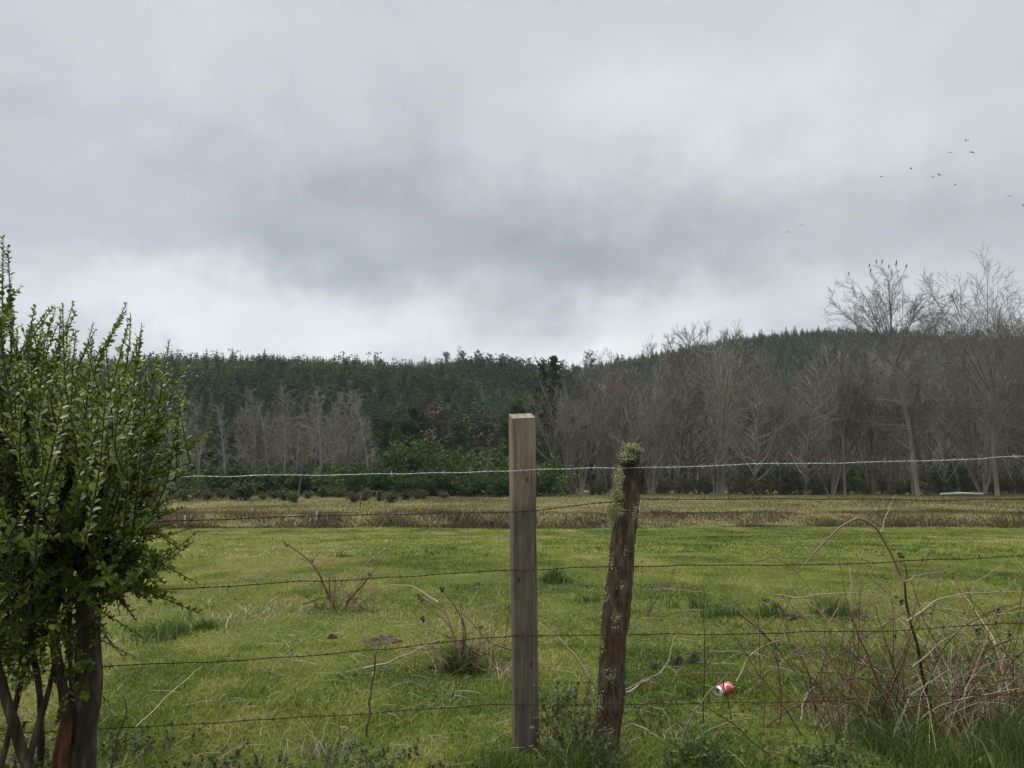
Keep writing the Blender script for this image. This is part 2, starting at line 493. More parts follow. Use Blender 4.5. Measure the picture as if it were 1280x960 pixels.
# ------------------------------------------------------------------ objects
def tag(o, label=None, cat=None, group=None, kind=None):
    if label: o['label'] = label
    if cat: o['category'] = cat
    if group: o['group'] = group
    if kind: o['kind'] = kind
    return o


def thing(name, label, cat, loc=(0, 0, 0), rotz=0.0, group=None):
    o = bpy.data.objects.new(name, None); COL.objects.link(o)
    o.empty_display_size = .2
    o.location = loc; o.rotation_euler = (0, 0, rotz)
    return tag(o, label, cat, group)


def obj(name, mb, mats=None, parent=None, smooth=False, loc=None):
    me = mb if isinstance(mb, bpy.types.Mesh) else mb.mesh(name, mats, smooth)
    o = bpy.data.objects.new(name, me); COL.objects.link(o)
    if parent is not None:
        o.parent = parent
    if loc is not None:
        o.location = loc
    return o


def dup(root, loc, rotz, sc=1.0, label=None, group=None):
    r = root.copy(); COL.objects.link(r)
    r.location = loc; r.rotation_euler = (0, 0, rotz)
    r.scale = (sc, sc, sc) if not isinstance(sc, tuple) else sc
    if label: r['label'] = label
    if group: r['group'] = group
    for ch in list(root.children):
        c = ch.copy(); COL.objects.link(c); c.parent = r
        for g in list(ch.children):
            d = g.copy(); COL.objects.link(d); d.parent = c
    return r


class Stock:
    """one modelled plant; the first placing uses it, later ones copy it"""
    def __init__(s, root):
        s.root = root; s.used = False

    def place(s, x, y, sc=1.0, rotz=0.0, z=None, label=None, group=None, sink=0.05):
        zz = (float(gz(x, y)) if z is None else z) - sink
        if not s.used:
            s.used = True; o = s.root
            o.location = (x, y, zz); o.rotation_euler = (0, 0, rotz)
            o.scale = (sc, sc, sc) if not isinstance(sc, tuple) else sc
            if label: o['label'] = label
            if group: o['group'] = group
            return o
        return dup(s.root, (x, y, zz), rotz, sc, label, group)


# ------------------------------------------------------------------ ground sheet
def build_ground():
    ys = np.concatenate([np.linspace(-60, 1.5, 14), np.geomspace(1.6, 44, 230)[0:], np.linspace(44.2, 50, 22), np.geomspace(50.6, 140, 40), np.geomspace(150, 800, 16)])
    t = np.linspace(-1, 1, 261)
    t = np.sign(t) * (np.abs(t) ** 1.15)
    Yg, Tg = np.meshgrid(ys, t, indexing='ij')
    X = Tg * (np.abs(Yg) * 1.5 + 6)
    Z = gz(X, Yg)
    V = np.stack([X, Yg, Z], -1).reshape(-1, 3)
    n, k = Yg.shape
    i = np.arange(n * k).reshape(n, k)
    Fq = np.stack([i[:-1, :-1], i[:-1, 1:], i[1:, 1:], i[1:, :-1]], -1).reshape(-1, 4)
    mb = MB(); mb.add(V, Fq)
    return tag(obj('field', mb, M['ground'], smooth=True), 'grazed green pasture running out to the far trees', 'field', kind='structure')


build_ground()

# ------------------------------------------------------------------ grass
def patch_colour(x, y, r):
    g = fbm(x, y * .55, 1.5, 41)
    g2 = fbm(x, y * .5, .38, 51, 2)
    g3 = fbm(x, y * .4, 7.0, 71, 2)
    c = .46 + (g - .5) * 1.3 + (g2 - .5) * 1.0 + (g3 - .5) * .8 + r.normal(0, .17, len(x))
    g4 = fbm(x, y * .7, .17, 57, 2)
    c = c + (g4 - .5) * .7 * (1 - sstep(6, 14, y)) - .17 * (1 - sstep(3.2, 6.5, y))
    dry = r.random(len(x)) < .05 + .2 * np.clip(g2 - .5, 0, 1) * 2
    c = np.where(dry, r.uniform(.75, 1, len(x)), c)
    return np.clip(c, 0, 1)


def scatter(y0, y1, dens, r, marg=1.4, k=.88):
    area = k * (y1 * y1 - y0 * y0) + 2 * marg * (y1 - y0)
    n = int(area * dens)
    # density proportional to width
    u = r.random(n * 2)
    y = y0 + (y1 - y0) * u
    keep = r.random(len(y)) < (k * y + marg) / (k * y1 + marg)
    y = y[keep][:n]
    x = r.uniform(-1, 1, len(y)) * (k * y + marg)
    return x, y


def build_grass():
    r = np.random.default_rng(101)
    mb = MB()
    x, y = scatter(2.0, 5.2, 8600, r)
    hn = fbm(x, y, .45, 61, 2)
    keep = r.random(len(x)) < .5 + 1.1 * hn
    x, y, hn = x[keep], y[keep], hn[keep]
    h = (.011 + .027 * hn ** 1.5) * r.uniform(.5, 1.7, len(x))
    blades(mb, x, y, h, r.uniform(.0025, .0055, len(x)), patch_colour(x, y, r), 1.7, r=r)
    x, y = scatter(5.2, 12, 2600, r)
    hn = fbm(x, y, .5, 61, 2)
    h = (.010 + .032 * hn ** 1.5) * r.uniform(.5, 1.5, len(x))
    blades(mb, x, y, h, r.uniform(.005, .010, len(x)), patch_colour(x, y, r), 1.6, two=False, r=r)
    x, y = scatter(12, 44.2, 190, r)
    hn = fbm(x, y, .9, 61, 2)
    h = (.015 + .07 * hn ** 1.8) * r.uniform(.5, 1.4, len(x))
    blades(mb, x, y, h, r.uniform(.018, .034, len(x)), patch_colour(x, y, r), 1.4, two=False, r=r)
    return tag(obj('pasture_grass', mb, M['grass']), 'short grazed grass with yellow and green patches covering the pasture', 'grass', kind='stuff')


build_grass()


def build_bank():
    r = np.random.default_rng(102)
    mb = MB()
    n = 100000
    x = r.uniform(-52, 52, n); y = 43.0 + 6.5 * r.beta(1.6, 2.2, n) + bank_shift(x) + (vnoise(x, x * 0, 2.6, 19) - .5) * 1.3 + (vnoise(x, x * 0, 11, 29) - .5) * 1.6
    hn = fbm(x, y, 2.2, 81, 3)
    h = (.05 + .62 * np.clip(hn - .2, 0, 1) ** 1.2) * r.uniform(.4, 1.2, n)
    c = .28 + (fbm(x, y, 3.0, 82) - .5) * 1.0 + r.normal(0, .10, n) + .10 * np.clip(y - 46, -2, 3)
    blades(mb, x, y, h, r.uniform(.012, .028, n), np.clip(c, 0, 1), .9, r=r)
    return tag(obj('bank_reeds', mb, M['reed']), 'tall brown dead grass growing along the bank across the pasture', 'tall grass', kind='stuff')


build_bank()


def build_rough():
    r = np.random.default_rng(103)
    mb = MB()
    n = 170000
    y = 47.6 + (92 - 47.6) * r.random(n) ** .8; x = r.uniform(-1, 1, n) * (.8 * y + 6)
    hn = fbm(x, y * .6, 4.0, 91, 3)
    h = (.06 + .4 * hn ** 2) * r.uniform(.6, 1.3, n)
    c = .5 + (fbm(x, y * .5, 6.0, 92) - .5) * 1.3 + r.normal(0, .11, n)
    blades(mb, x, y, h * .8, r.uniform(.025, .06, n), np.clip(c, 0, 1), 1.1, two=False, r=r)
    return tag(obj('rough_grass', mb, M['rough']), 'yellowish rough grass between the brown bank and the far trees', 'grass', kind='stuff')


build_rough()

# ------------------------------------------------------------------ tree growing
def grow(start, d, L, r0, r1, n, wob, up, r):
    """polylines from start in direction d; (B,n,3),(B,n)"""
    B = len(start)
    P = np.zeros((B, n, 3)); P[:, 0] = start
    dd = norm(d.copy())
    st = (L / (n - 1))[:, None]
    for k in range(1, n):
        dd = norm(dd + r.normal(0, wob, (B, 3)) + np.array([0, 0, 1.0]) * up)
        P[:, k] = P[:, k - 1] + dd * st
    t = np.linspace(0, 1, n)[None]
    return P, r0[:, None] * (1 - t) + r1[:, None] * t


def sprout(P, Rd, n, t0, t1, ang, angsd, r, even=True):
    """start points, directions, t and parent radius of n children on each branch"""
    B, K, _ = P.shape
    t = (np.arange(n)[None] + r.random((B, n))) / n if even else r.random((B, n))
    t = t0 + (t1 - t0) * t
    f = t * (K - 1); i = np.clip(f.astype(int), 0, K - 2); w = (f - i)[..., None]
    bi = np.arange(B)[:, None]
    S = P[bi, i] * (1 - w) + P[bi, i + 1] * w
    T = norm(P[bi, i + 1] - P[bi, i])
    rad = Rd[bi, i] * (1 - w[..., 0]) + Rd[bi, i + 1] * w[..., 0]
    rv = norm(np.cross(T, norm(r.normal(size=(B, n, 3)))))
    a = np.clip(r.normal(ang, angsd, (B, n)), R(8), R(95))[..., None]
    D = T * np.cos(a) + rv * np.sin(a)
    return S.reshape(-1, 3), D.reshape(-1, 3), t.ravel(), rad.ravel()


def bare_tree(seed, H, style):
    """returns (trunk MB, twig MB, twig tips)"""
    r = np.random.default_rng(seed)
    tr = MB(); tw = MB()
    zero = np.zeros((1, 3))
    if style == 'multi':
        k = 7
        az = r.uniform(0, 2 * math.pi, k); tl = r.uniform(R(3), R(24), k)
        d = np.stack([np.cos(az) * np.sin(tl), np.sin(az) * np.sin(tl), np.cos(tl)], 1)
        L = H * r.uniform(.7, 1.0, k)
        P, Q = grow(np.stack([np.cos(az) * .25, np.sin(az) * .25, 0 * az], 1), d, L, H * .0062 * np.ones(k), H * .0012 * np.ones(k), 9, .05, .02, r)
        n1, t0, ang, lf, up1 = 13, .22, R(30), .33, .09
    elif style == 'poplar':
        d = np.array([[r.normal(0, .05), r.normal(0, .05), 1]])
        P, Q = grow(zero, d, np.array([H]), np.array([H * .0095]), np.array([.02]), 12, .035, .02, r)
        n1, t0, ang, lf, up1 = 44, .07, R(50), .36, .06
    elif style == 'fork':
        d = np.array([[r.normal(0, .05), r.normal(0, .05), 1]])
        P0, Q0 = grow(zero, d, np.array([H * .42]), np.array([H * .0105]), np.array([H * .008]), 7, .05, .02, r)
        tubes(tr, P0, Q0, 6, .5)
        k = 4
        az = r.uniform(0, 6.28, k); tl = r.uniform(R(8), R(32), k)
        dd = np.stack([np.cos(az) * np.sin(tl), np.sin(az) * np.sin(tl), np.cos(tl)], 1)
        P, Q = grow(np.repeat(P0[:, -1], k, 0), dd, H * r.uniform(.42, .6, k), np.full(k, H * .006), np.full(k, .02), 9, .06, .03, r)
        n1, t0, ang, lf, up1 = 13, .05, R(46), .42, .04
    else:  # dead spindly
        d = np.array([[r.normal(0, .06), r.normal(0, .06), 1]])
        P, Q = grow(zero, d, np.array([H]), np.array([H * .0105]), np.array([.012]), 12, .05, .02, r)
        n1, t0, ang, lf, up1 = 34, .18, R(55), .20, .04
    tubes(tr, P, Q, 6, r.uniform(.3, .7, len(P)))
    LP = np.linalg.norm(P[:, -1] - P[:, 0], axis=1)
    S, D, t, rad = sprout(P, Q, n1, t0, .99, ang, R(11), r)
    L = np.repeat(LP, n1) * lf * (1.15 - .85 * t) * r.uniform(.6, 1.25, len(t))
    if style == 'dead':
        L *= r.uniform(.3, 1.2, len(t))
    P1, Q1 = grow(S, D, L, np.maximum(np.minimum(rad * .6, L * .013), .024), np.full(len(S), .013), 6, .13, up1, r)
    tubes(tw, P1, Q1, 4, r.uniform(.35, 1.0, len(P1)))
    S, D, t, rad = sprout(P1, Q1, 7, .18, 1.0, R(36), R(13), r)
    L = np.repeat(L, 7) * .5 * (1.2 - .7 * t) * r.uniform(.5, 1.3, len(t))
    P2, Q2 = grow(S, D, L, np.maximum(np.minimum(rad * .6, .022), .012), np.full(len(S), .008), 4, .10, .06, r)
    tubes(tw, P2, Q2, 3, r.uniform(.1, .8, len(P2)))
    k3 = 3 if style != 'dead' else 2
    S, D, t, rad = sprout(P2, Q2, k3, .2, 1.0, R(36), R(13), r)
    L = np.maximum(np.repeat(L, k3) * .5 * r.uniform(.5, 1.4, len(t)), .25)
    P3, Q3 = grow(S, D, L, np.full(len(S), .010), np.full(len(S), .006), 3, .08, .06, r)
    tubes(tw, P3, Q3, 3, r.uniform(0, .9, len(P3)))
    return tr, tw, P3[:, -1]


def far_trunks(root, tr, tw, m1, m2):
    obj('trunk', tr, m1, root, True); obj('crown', tw, m2, root)


def make_bare(seed, H, style, name, label, cat, group, m1='trunkgrey', m2='twig'):
    tr, tw, tips = bare_tree(seed, H, style)
    root = thing(name, label, cat, group=group)
    far_trunks(root, tr, tw, M[m1], M[m2])
    return Stock(root), tips


def evergreen(seed, H, spread, name, label, cat, group, mat='ever', leaf=.42, n_leaf=2600, shape='round', bark='darkbark', clear=.25):
    r = np.random.default_rng(seed)
    tr = MB(); lf = MB()
    P, Q = grow(np.zeros((1, 3)), np.array([[r.normal(0, .04), r.normal(0, .04), 1]]), np.array([H * .92]), np.array([H * .016]), np.array([.03]), 9, .04, .02, r)
    tubes(tr, P, Q, 6, .4)
    n1 = 34
    S, D, t, rad = sprout(P, Q, n1, clear, 1.0, R(62), R(14), r)
    if shape == 'round':
        prof = np.sqrt(np.clip(1 - ((t - (clear + .45 * (1 - clear))) / (.62 * (1 - clear))) ** 2, .08, 1))
    elif shape == 'cone':
        prof = 1.05 - t
    else:
        prof = .35 + .65 * (vnoise(t * 10, t * 0, 1.0, seed) > .45)
    L = spread * prof * r.uniform(.55, 1.15, len(t))
    P1, Q1 = grow(S, D, L, np.minimum(rad * .5, .09), np.full(len(S), .012), 5, .10, .04, r)
    tubes(tr, P1, Q1, 4, .4)
    S2, D2, t2, rad2 = sprout(P1, Q1, 5, .3, 1.0, R(45), R(15), r)
    L2 = np.repeat(L, 5) * .38 * r.uniform(.5, 1.2, len(t2))
    P2, Q2 = grow(S2, D2, L2, np.full(len(S2), .025), np.full(len(S2), .008), 4, .12, .05, r)
    tubes(tr, P2, Q2, 3, .4)
    ctr = np.concatenate([P2[:, 1:].reshape(-1, 3), P1[:, 2:].reshape(-1, 3)])
    pick = r.integers(0, len(ctr), n_leaf)
    pos = ctr[pick] + r.normal(0, leaf * .55, (n_leaf, 3)) * np.array([1, 1, .7])
    cl = np.random.default_rng(seed + 5).normal(.45, .16, len(ctr))[pick] + r.normal(0, .12, n_leaf)
    quads(lf, pos, leaf * r.uniform(.5, 1.25, n_leaf), np.clip(cl, 0, 1), 1.1, .3, r)
    root = thing(name, label, cat, group=group)
    obj('trunk', tr, M[bark], root, True); obj('crown', lf, M[mat], root)
    return Stock(root)


def make_bush(seed, H, W, name, label, cat, group, mat='bush', leaf=.2, n=1500):
    r = np.random.default_rng(seed)
    st = MB(); lf = MB()
    k = 16
    az = r.uniform(0, 6.28, k); tl = r.uniform(R(5), R(62), k)
    d = np.stack([np.cos(az) * np.sin(tl), np.sin(az) * np.sin(tl), np.cos(tl)], 1)
    L = H * r.uniform(.6, 1.0, k) * (1 - .25 * np.sin(tl)) + (W * .5 - H * .6) * np.sin(tl) * .7
    L = np.maximum(L, .25 * H)
    P, Q = grow(np.zeros((k, 3)), d, L, np.full(k, .03), np.full(k, .008), 6, .1, .03, r)
    tubes(st, P, Q, 4, .4)
    S, D, t, rad = sprout(P, Q, 6, .25, 1, R(45), R(15), r)
    P1, Q1 = grow(S, D, np.repeat(L, 6) * .4 * r.uniform(.5, 1.2, len(t)), np.full(len(S), .014), np.full(len(S), .006), 4, .12, .03, r)
    tubes(st, P1, Q1, 3, .4)
    ctr = np.concatenate([P1.reshape(-1, 3), P[:, 2:].reshape(-1, 3)])
    pick = r.integers(0, len(ctr), n)
    pos = ctr[pick] + r.normal(0, leaf * .6, (n, 3))
    pos[:, 2] = np.maximum(pos[:, 2], .05)
    cl = r.normal(.45, .16, len(ctr))[pick] + r.normal(0, .13, n)
    quads(lf, pos, leaf * r.uniform(.5, 1.3, n), np.clip(cl, 0, 1), 1.1, .2, r)
    root = thing(name, label, cat, group=group)
    obj('stem', st, M['darkbark'], root); obj('foliage', lf, M[mat], root)
    return Stock(root)


# ------------------------------------------------------------------ hills
def hill(name, label, prof, Y0, Yr, back, s, drop):
    """prof: list of (px, py) of the ridge line of the soil at distance Yr"""
    pts = [(xat(px, Yr), at(px, py, Yr)[2] - drop) for px, py in prof]
    px_ = np.array([p[0] for p in pts]); pz_ = np.array([p[1] for p in pts])

    def h(x, y):
        x = np.asarray(x, float); y = np.asarray(y, float)
        top = np.interp(x, px_, pz_)
        t = np.where(y < Yr, sstep(Y0, Yr, y) ** .8, 1 - .35 * sstep(Yr, Yr + back, y))
        rel = (fbm(x, y, 60, s) - .5) * 14 * sstep(Y0, Y0 + 60, y) * (1 - .7 * sstep(Yr - 60, Yr, y))
        return -2.0 + (top + 2.0) * t + rel
    xs = np.linspace(px_[0], px_[-1], 110); ys = np.concatenate([np.linspace(Y0, Yr, 50), np.linspace(Yr + 10, Yr + back, 12)])
    X, Yg = np.meshgrid(xs, ys)
    V = np.stack([X, Yg, h(X, Yg)], -1).reshape(-1, 3)
    n, k = X.shape; i = np.arange(n * k).reshape(n, k)
    Fq = np.stack([i[:-1, :-1], i[:-1, 1:], i[1:, 1:], i[1:, :-1]], -1).reshape(-1, 4)
    mb = MB(); mb.add(V, Fq)
    tag(obj(name, mb, M['hill'], smooth=True), label, 'hill', kind='structure')
    return h


def conifer_base(seed, H=1.0, W=.16):
    r = np.random.default_rng(seed)
    mb = MB()
    tubes(mb, np.array([[[0, 0, 0], [0, 0, .5], [0, 0, 1.0]]]) * H, np.array([[.014, .009, .002]]) * H, 3, .1)
    lv = 13
    for k in range(lv):
        t = k / (lv - 1)
        z = .16 + .82 * t
        w = W * (1 - t) ** .85 + .008
        nb = 7 if t < .75 else 5
        a = r.uniform(0, 6.28) + np.arange(nb) * 6.283 / nb + r.normal(0, .2, nb)
        ln = w * r.uniform(.6, 1.25, nb)
        dz = -.04 * (1 - t) + r.normal(0, .012, nb)
        o = np.zeros(nb)
        tip = np.stack([np.cos(a) * ln, np.sin(a) * ln, z + dz], 1)
        root = np.stack([o, o, o + z + .035], 1)
        side = np.stack([-np.sin(a), np.cos(a), o], 1) * (ln * .42)[:, None]
        mid = root * .45 + tip * .55
        V = np.stack([root, mid + side - [0, 0, .02], tip, mid - side - [0, 0, .02]], 1)
        i = np.arange(nb)[:, None] * 4
        mb.add(V, i + np.array([[0, 1, 2, 3]]), np.repeat(np.clip(r.normal(.4, .16, nb) + .12 * t, 0, 1), 4))
    return mb.arrays()


def round_base(seed, n=260):
    r = np.random.default_rng(seed)
    mb = MB()
    tubes(mb, np.array([[[0, 0, 0], [.01, 0, .4], [0, .02, .8]]]), np.array([[.018, .012, .004]]), 3, .1)
    k = 20
    c = np.stack([r.normal(0, .16, k), r.normal(0, .16, k), r.uniform(.25, .92, k)], 1)
    pick = r.integers(0, k, n)
    pos = c[pick] + r.normal(0, .055, (n, 3))
    quads(mb, pos, .070 * r.uniform(.6, 1.3, n), np.clip(r.normal(.42, .15, k)[pick] + r.normal(0, .1, n), 0, 1), 1.2, .3, r)
    return mb.arrays()


def twig_base(seed):
    r = np.random.default_rng(seed)
    mb = MB()
    P, Q = grow(np.zeros((1, 3)), np.array([[0, 0, 1.0]]), np.array([1.0]), np.array([.012]), np.array([.002]), 6, .05, .02, r)
    tubes(mb, P, Q, 3, .5)
    S, D, t, rad = sprout(P, Q, 16, .2, 1, R(38), R(10), r)
    P1, Q1 = grow(S, D, .34 * (1.1 - .7 * t) * r.uniform(.6, 1.2, len(t)), np.full(16, .004), np.full(16, .0015), 4, .1, .08, r)
    tubes(mb, P1, Q1, 3, r.uniform(.1, .9, 16))
    S, D, t, rad = sprout(P1, Q1, 6, .2, 1, R(38), R(10), r)
    P2, Q2 = grow(S, D, .13 * r.uniform(.5, 1.3, len(t)), np.full(len(S), .0022), np.full(len(S), .0012), 3, .1, .06, r)
    tubes(mb, P2, Q2, 3, r.uniform(.1, .9, len(S)))
    return mb.arrays()


def forest(name, label, cat, mat, bases, hf, xr, yr, spacing, hmin, hmax, seed, mask=None, ws=1.0, tintsd=.1, kind='stuff'):
    r = np.random.default_rng(seed)
    xs = np.arange(xr[0], xr[1], spacing); ys = np.arange(yr[0], yr[1], spacing)
    X, Yg = np.meshgrid(xs, ys)
    X = (X + r.uniform(-.48, .48, X.shape) * spacing).ravel(); Yg = (Yg + r.uniform(-.48, .48, Yg.shape) * spacing).ravel()
    if mask is not None:
        k = mask(X, Yg, r); X, Yg = X[k], Yg[k]
    k = np.abs(X) < .80 * Yg + 20
    X, Yg = X[k], Yg[k]
    Z = hf(X, Yg) - .3
    big = fbm(X, Yg, 45, seed + 9)
    Hh = (hmin + (hmax - hmin) * big) * r.choice([.62, .78, .9, 1.0, 1.1, 1.32], len(X), p=[.12, .2, .25, .22, .15, .06]) * r.uniform(.92, 1.08, len(X))
    wv = Hh * r.uniform(.85, 1.2, len(X)) * ws
    tint = (fbm(X, Yg, 26, seed + 3) - .5) * 1.0 - .06 + r.normal(0, tintsd * 1.4, len(X))
    which = r.integers(0, len(bases), len(X))
    mb = MB()
    for b in range(len(bases)):
        s = which == b
        if s.any():
            tile(mb, bases[b], np.stack([X[s], Yg[s], Z[s]], 1), wv[s], r.uniform(0, 6.28, s.sum()), tint[s], Hh[s])
    return tag(obj(name, mb, mat), label, cat, kind=kind)


CON = [conifer_base(s, 1.0, w) for s, w in ((1, .27), (2, .33), (3, .25), (4, .30))]
RND = [round_base(s) for s in (11, 12, 13)]
TWG = [twig_base(s) for s in (21, 22, 23)]

hA = hill('forest_hill', 'long wooded hill closing the valley on the left',
          [(-700, 478), (-300, 463), (0, 456), (120, 461), (205, 467), (235, 474), (255, 461), (330, 459), (430, 461), (520, 463), (600, 463), (690, 475), (760, 479), (900, 500), (1100, 560)],
          118, 330, 200, 5, 4.5)
forest('conifer_plantation', 'dark green conifer plantation covering the hill behind the field', 'woodland', M['pine'], CON + [RND[0]], hA,
       (-330, 40), (135, 368), 3.3, 4.8, 8.6, 201,
       mask=lambda x, y, r: (x < xat(575, 1) * y + fbm(x, y, 40, 4) * 30 - 12))
forest('mixed_wood', 'dark mixed wood of rounded evergreens covering the middle of the hill', 'woodland', M['ever'], RND, hA,
       (-45, 110), (140, 362), 4.0, 4.5, 7.6, 202,
       mask=lambda x, y, r: (x > xat(575, 1) * y + fbm(x, y, 40, 4) * 30 - 14), ws=1.0)

hB = hill('distant_hill', 'farther dark conifer hill rising behind the bare trees',
          [(560, 520), (700, 478), (770, 462), (830, 446), (900, 430), (950, 427), (1000, 425), (1060, 425), (1130, 432), (1300, 436), (1500, 440), (1900, 470)],
          200, 520, 260, 8, 5.5)
forest('distant_conifer_wood', 'farther bluish conifer wood on the hill behind the bare trees', 'woodland', M['pine'], CON, hB,
       (-30, 420), (330, 556), 4.2, 6, 10, 203, tintsd=.06)
hC = hill('scrub_hill', 'low scrub covered hill behind the tall bare trees',
          [(940, 560), (1000, 510), (1060, 462), (1100, 440), (1150, 422), (1200, 418), (1260, 424), (1320, 432), (1450, 436), (1700, 455), (1950, 480)],
          120, 290, 160, 9, 7.0)
forest('hill_scrub', 'brownish leafless scrub covering the low hill behind the tall bare trees', 'woodland', M['twig'], TWG, hC,
       (60, 330), (130, 290), 5.0, 7, 11, 204)
forest('hill_evergreens', 'dull green rounded evergreens scattered over the low scrub hill', 'woodland', M['drybush'], RND, hC,
       (60, 330), (140, 320), 7.5, 6, 10, 205, mask=lambda x, y, r: (fbm(x, y, 35, 77) + .25 * (y > 262) > .55))
# bare wood between thicket and hills
hflat = lambda x, y: np.maximum(gz(x, y), np.maximum(hA(x, y), np.where(np.asarray(y) > 200, hB(x, y), -9)))
forest('far_bare_wood', 'mass of grey brown leafless wood behind the bare thicket', 'woodland', M['twig'], TWG, hflat,
       (8, 190), (118, 240), 4.6, 9, 14, 206, mask=lambda x, y, r: (x > xat(720, 1) * y) & (x < xat(1400, 1) * y))

# ------------------------------------------------------------------ bare trees: three tall, thicket, dead ones
tall = []
for sd, px, Y, H, rz, lab in ((301, 1138, 80, 23.6, 0.4, 'tall leafless tree with birds perched along the top of its fan crown'),
                              (302, 1236, 78, 23.3, 1.9, 'tallest leafless tree with several spreading limbs right of the one with birds'),
                              (303, 1302, 79, 23.8, 3.4, 'tall leafless tree with limbs crossing the edge of the photo')):
    r = np.random.default_rng(sd)
    tr = MB(); tw = MB()
    ln = -.075 if sd == 301 else -.03
    fh = .655 if sd == 301 else .46
    P0, Q0 = grow(np.zeros((1, 3)), np.array([[ln, 0, 1]]), np.array([H * fh]), np.array([.23]), np.array([.15]), 9, .025, .0, r)
    tubes(tr, P0, Q0, 8, .5)
    k = 15 if sd == 301 else 14
    az = np.arange(k) * 6.283 / k + r.normal(0, .2, k)
    tl = r.permutation(np.sqrt(np.linspace(.004, 1, k)) * (R(50) if sd == 301 else R(52))) + r.normal(0, .04, k)
    dd = np.stack([np.cos(az) * np.sin(tl), np.sin(az) * np.sin(tl), np.cos(tl)], 1)
    ts = r.integers(7, 9, k) if sd == 301 else r.integers(4, 9, k)
    P, Q = grow(P0[0, ts], dd, H * (1 - fh) * r.uniform(.88, 1.05, k), np.full(k, .062), np.full(k, .016), 10, .022, .004, r)
    tubes(tr, P, Q, 5, .4)
    S, D, t, rad = sprout(P, Q, 8, .12, .97, R(36), R(9), r)
    LL = np.repeat(np.linalg.norm(P[:, -1] - P[:, 0], axis=1), 8) * .60 * (1.08 - .72 * t) * r.uniform(.6, 1.2, len(t))
    P1, Q1 = grow(S, D, LL, np.minimum(rad * .6, .055), np.full(len(S), .011), 7, .04, .022, r)
    tubes(tw, P1, Q1, 4, r.uniform(.1, .6, len(P1)))
    # lower side limbs, thin and arching
    Sl, Dl, tl_, rl = sprout(P0, Q0, 16, .25, .95, R(62), R(12), r)
    Pl, Ql = grow(Sl, Dl, r.uniform(2, 5.5, 16), np.full(16, .05), np.full(16, .012), 7, .10, .03, r)
    tubes(tw, Pl, Ql, 4, r.uniform(.3, .9, 16))
    P1 = np.concatenate([P1, Pl]); Q1 = np.concatenate([Q1, Ql]); LL = np.concatenate([LL, np.linalg.norm(Pl[:, -1] - Pl[:, 0], axis=1)])
    S, D, t, rad = sprout(P1, Q1, 8, .12, .98, R(36), R(10), r)
    L2 = np.repeat(LL, 8) * .46 * (1.15 - .6 * t) * r.uniform(.5, 1.3, len(t))
    P2, Q2 = grow(S, D, L2, np.minimum(rad * .6, .020), np.full(len(S), .009), 5, .05, .018, r)
    tubes(tw, P2, Q2, 3, r.uniform(.1, .7, len(P2)))
    S, D, t, rad = sprout(P2, Q2, 5, .15, 1.0, R(36), R(11), r)
    L3 = np.maximum(np.repeat(L2, 5) * .50 * r.uniform(.5, 1.3, len(t)), .3)
    P3, Q3 = grow(S, D, L3, np.full(len(S), .011), np.full(len(S), .007), 3, .08, .02, r)
    tubes(tw, P3, Q3, 3, r.uniform(.1, .7, len(P3)))
    x = xat(px, Y); z = float(gz(x, Y)) - .1
    root = thing('bare_tree', lab, 'tree', (x, Y, z))
    obj('trunk', tr, M['tallwood'], root, True); obj('crown', tw, M['tallwood'], root)
    if sd == 301:
        tips = np.concatenate([P3[:, -1], P2[:, -1], P1[:, -1]]) + np.array([x, Y, z])

G_TH = 'bare trees in the leafless thicket'
L_TH = 'grey brown bare tree in the dense leafless thicket beyond the field'
thick = []
for sd, H, st in ((311, 14, 'poplar'), (312, 14, 'poplar'), (313, 14, 'fork'), (314, 14, 'fork'), (315, 14, 'multi'), (316, 14, 'multi'), (317, 14, 'poplar')):
    thick.append(make_bare(sd, H, st, 'thicket_tree', L_TH, 'tree', G_TH)[0])
# canopy top of the thicket read from the photo (px, top py)
TOPX = np.array([680, 700, 760, 820, 870, 910, 945, 990, 1050, 1110, 1180, 1280, 1400])
TOPY = np.array([500, 478, 476, 440, 414, 410, 440, 452, 432, 455, 440, 440, 440])
rt = np.random.default_rng(77)
for row, (Y, n) in enumerate(((86, 24), (93, 22), (101, 20), (110, 16))):
    for i in range(n):
        px = 690 + (1390 - 690) * (i + rt.uniform(.1, .9)) / n
        if row == 0 and px < 705:
            px = 712
        Yi = Y + rt.uniform(-2.5, 2.5)
        x = xat(px, Yi)
        top = np.interp(px, TOPX, TOPY) + rt.uniform(-5, 28) * (1.0 if rt.random() < .7 else .3)
        H = at(px, top, Yi)[2] - float(gz(x, Yi))
        s = H / 14.0 / .98
        k = rt.integers(0, len(thick))
        if row == 0 and px < 780:
            k = 4 + (i % 2)
        w = s * rt.uniform(.8, 1.1)
        thick[k].place(x, Yi, (w, w, s), rt.uniform(0, 6.28))

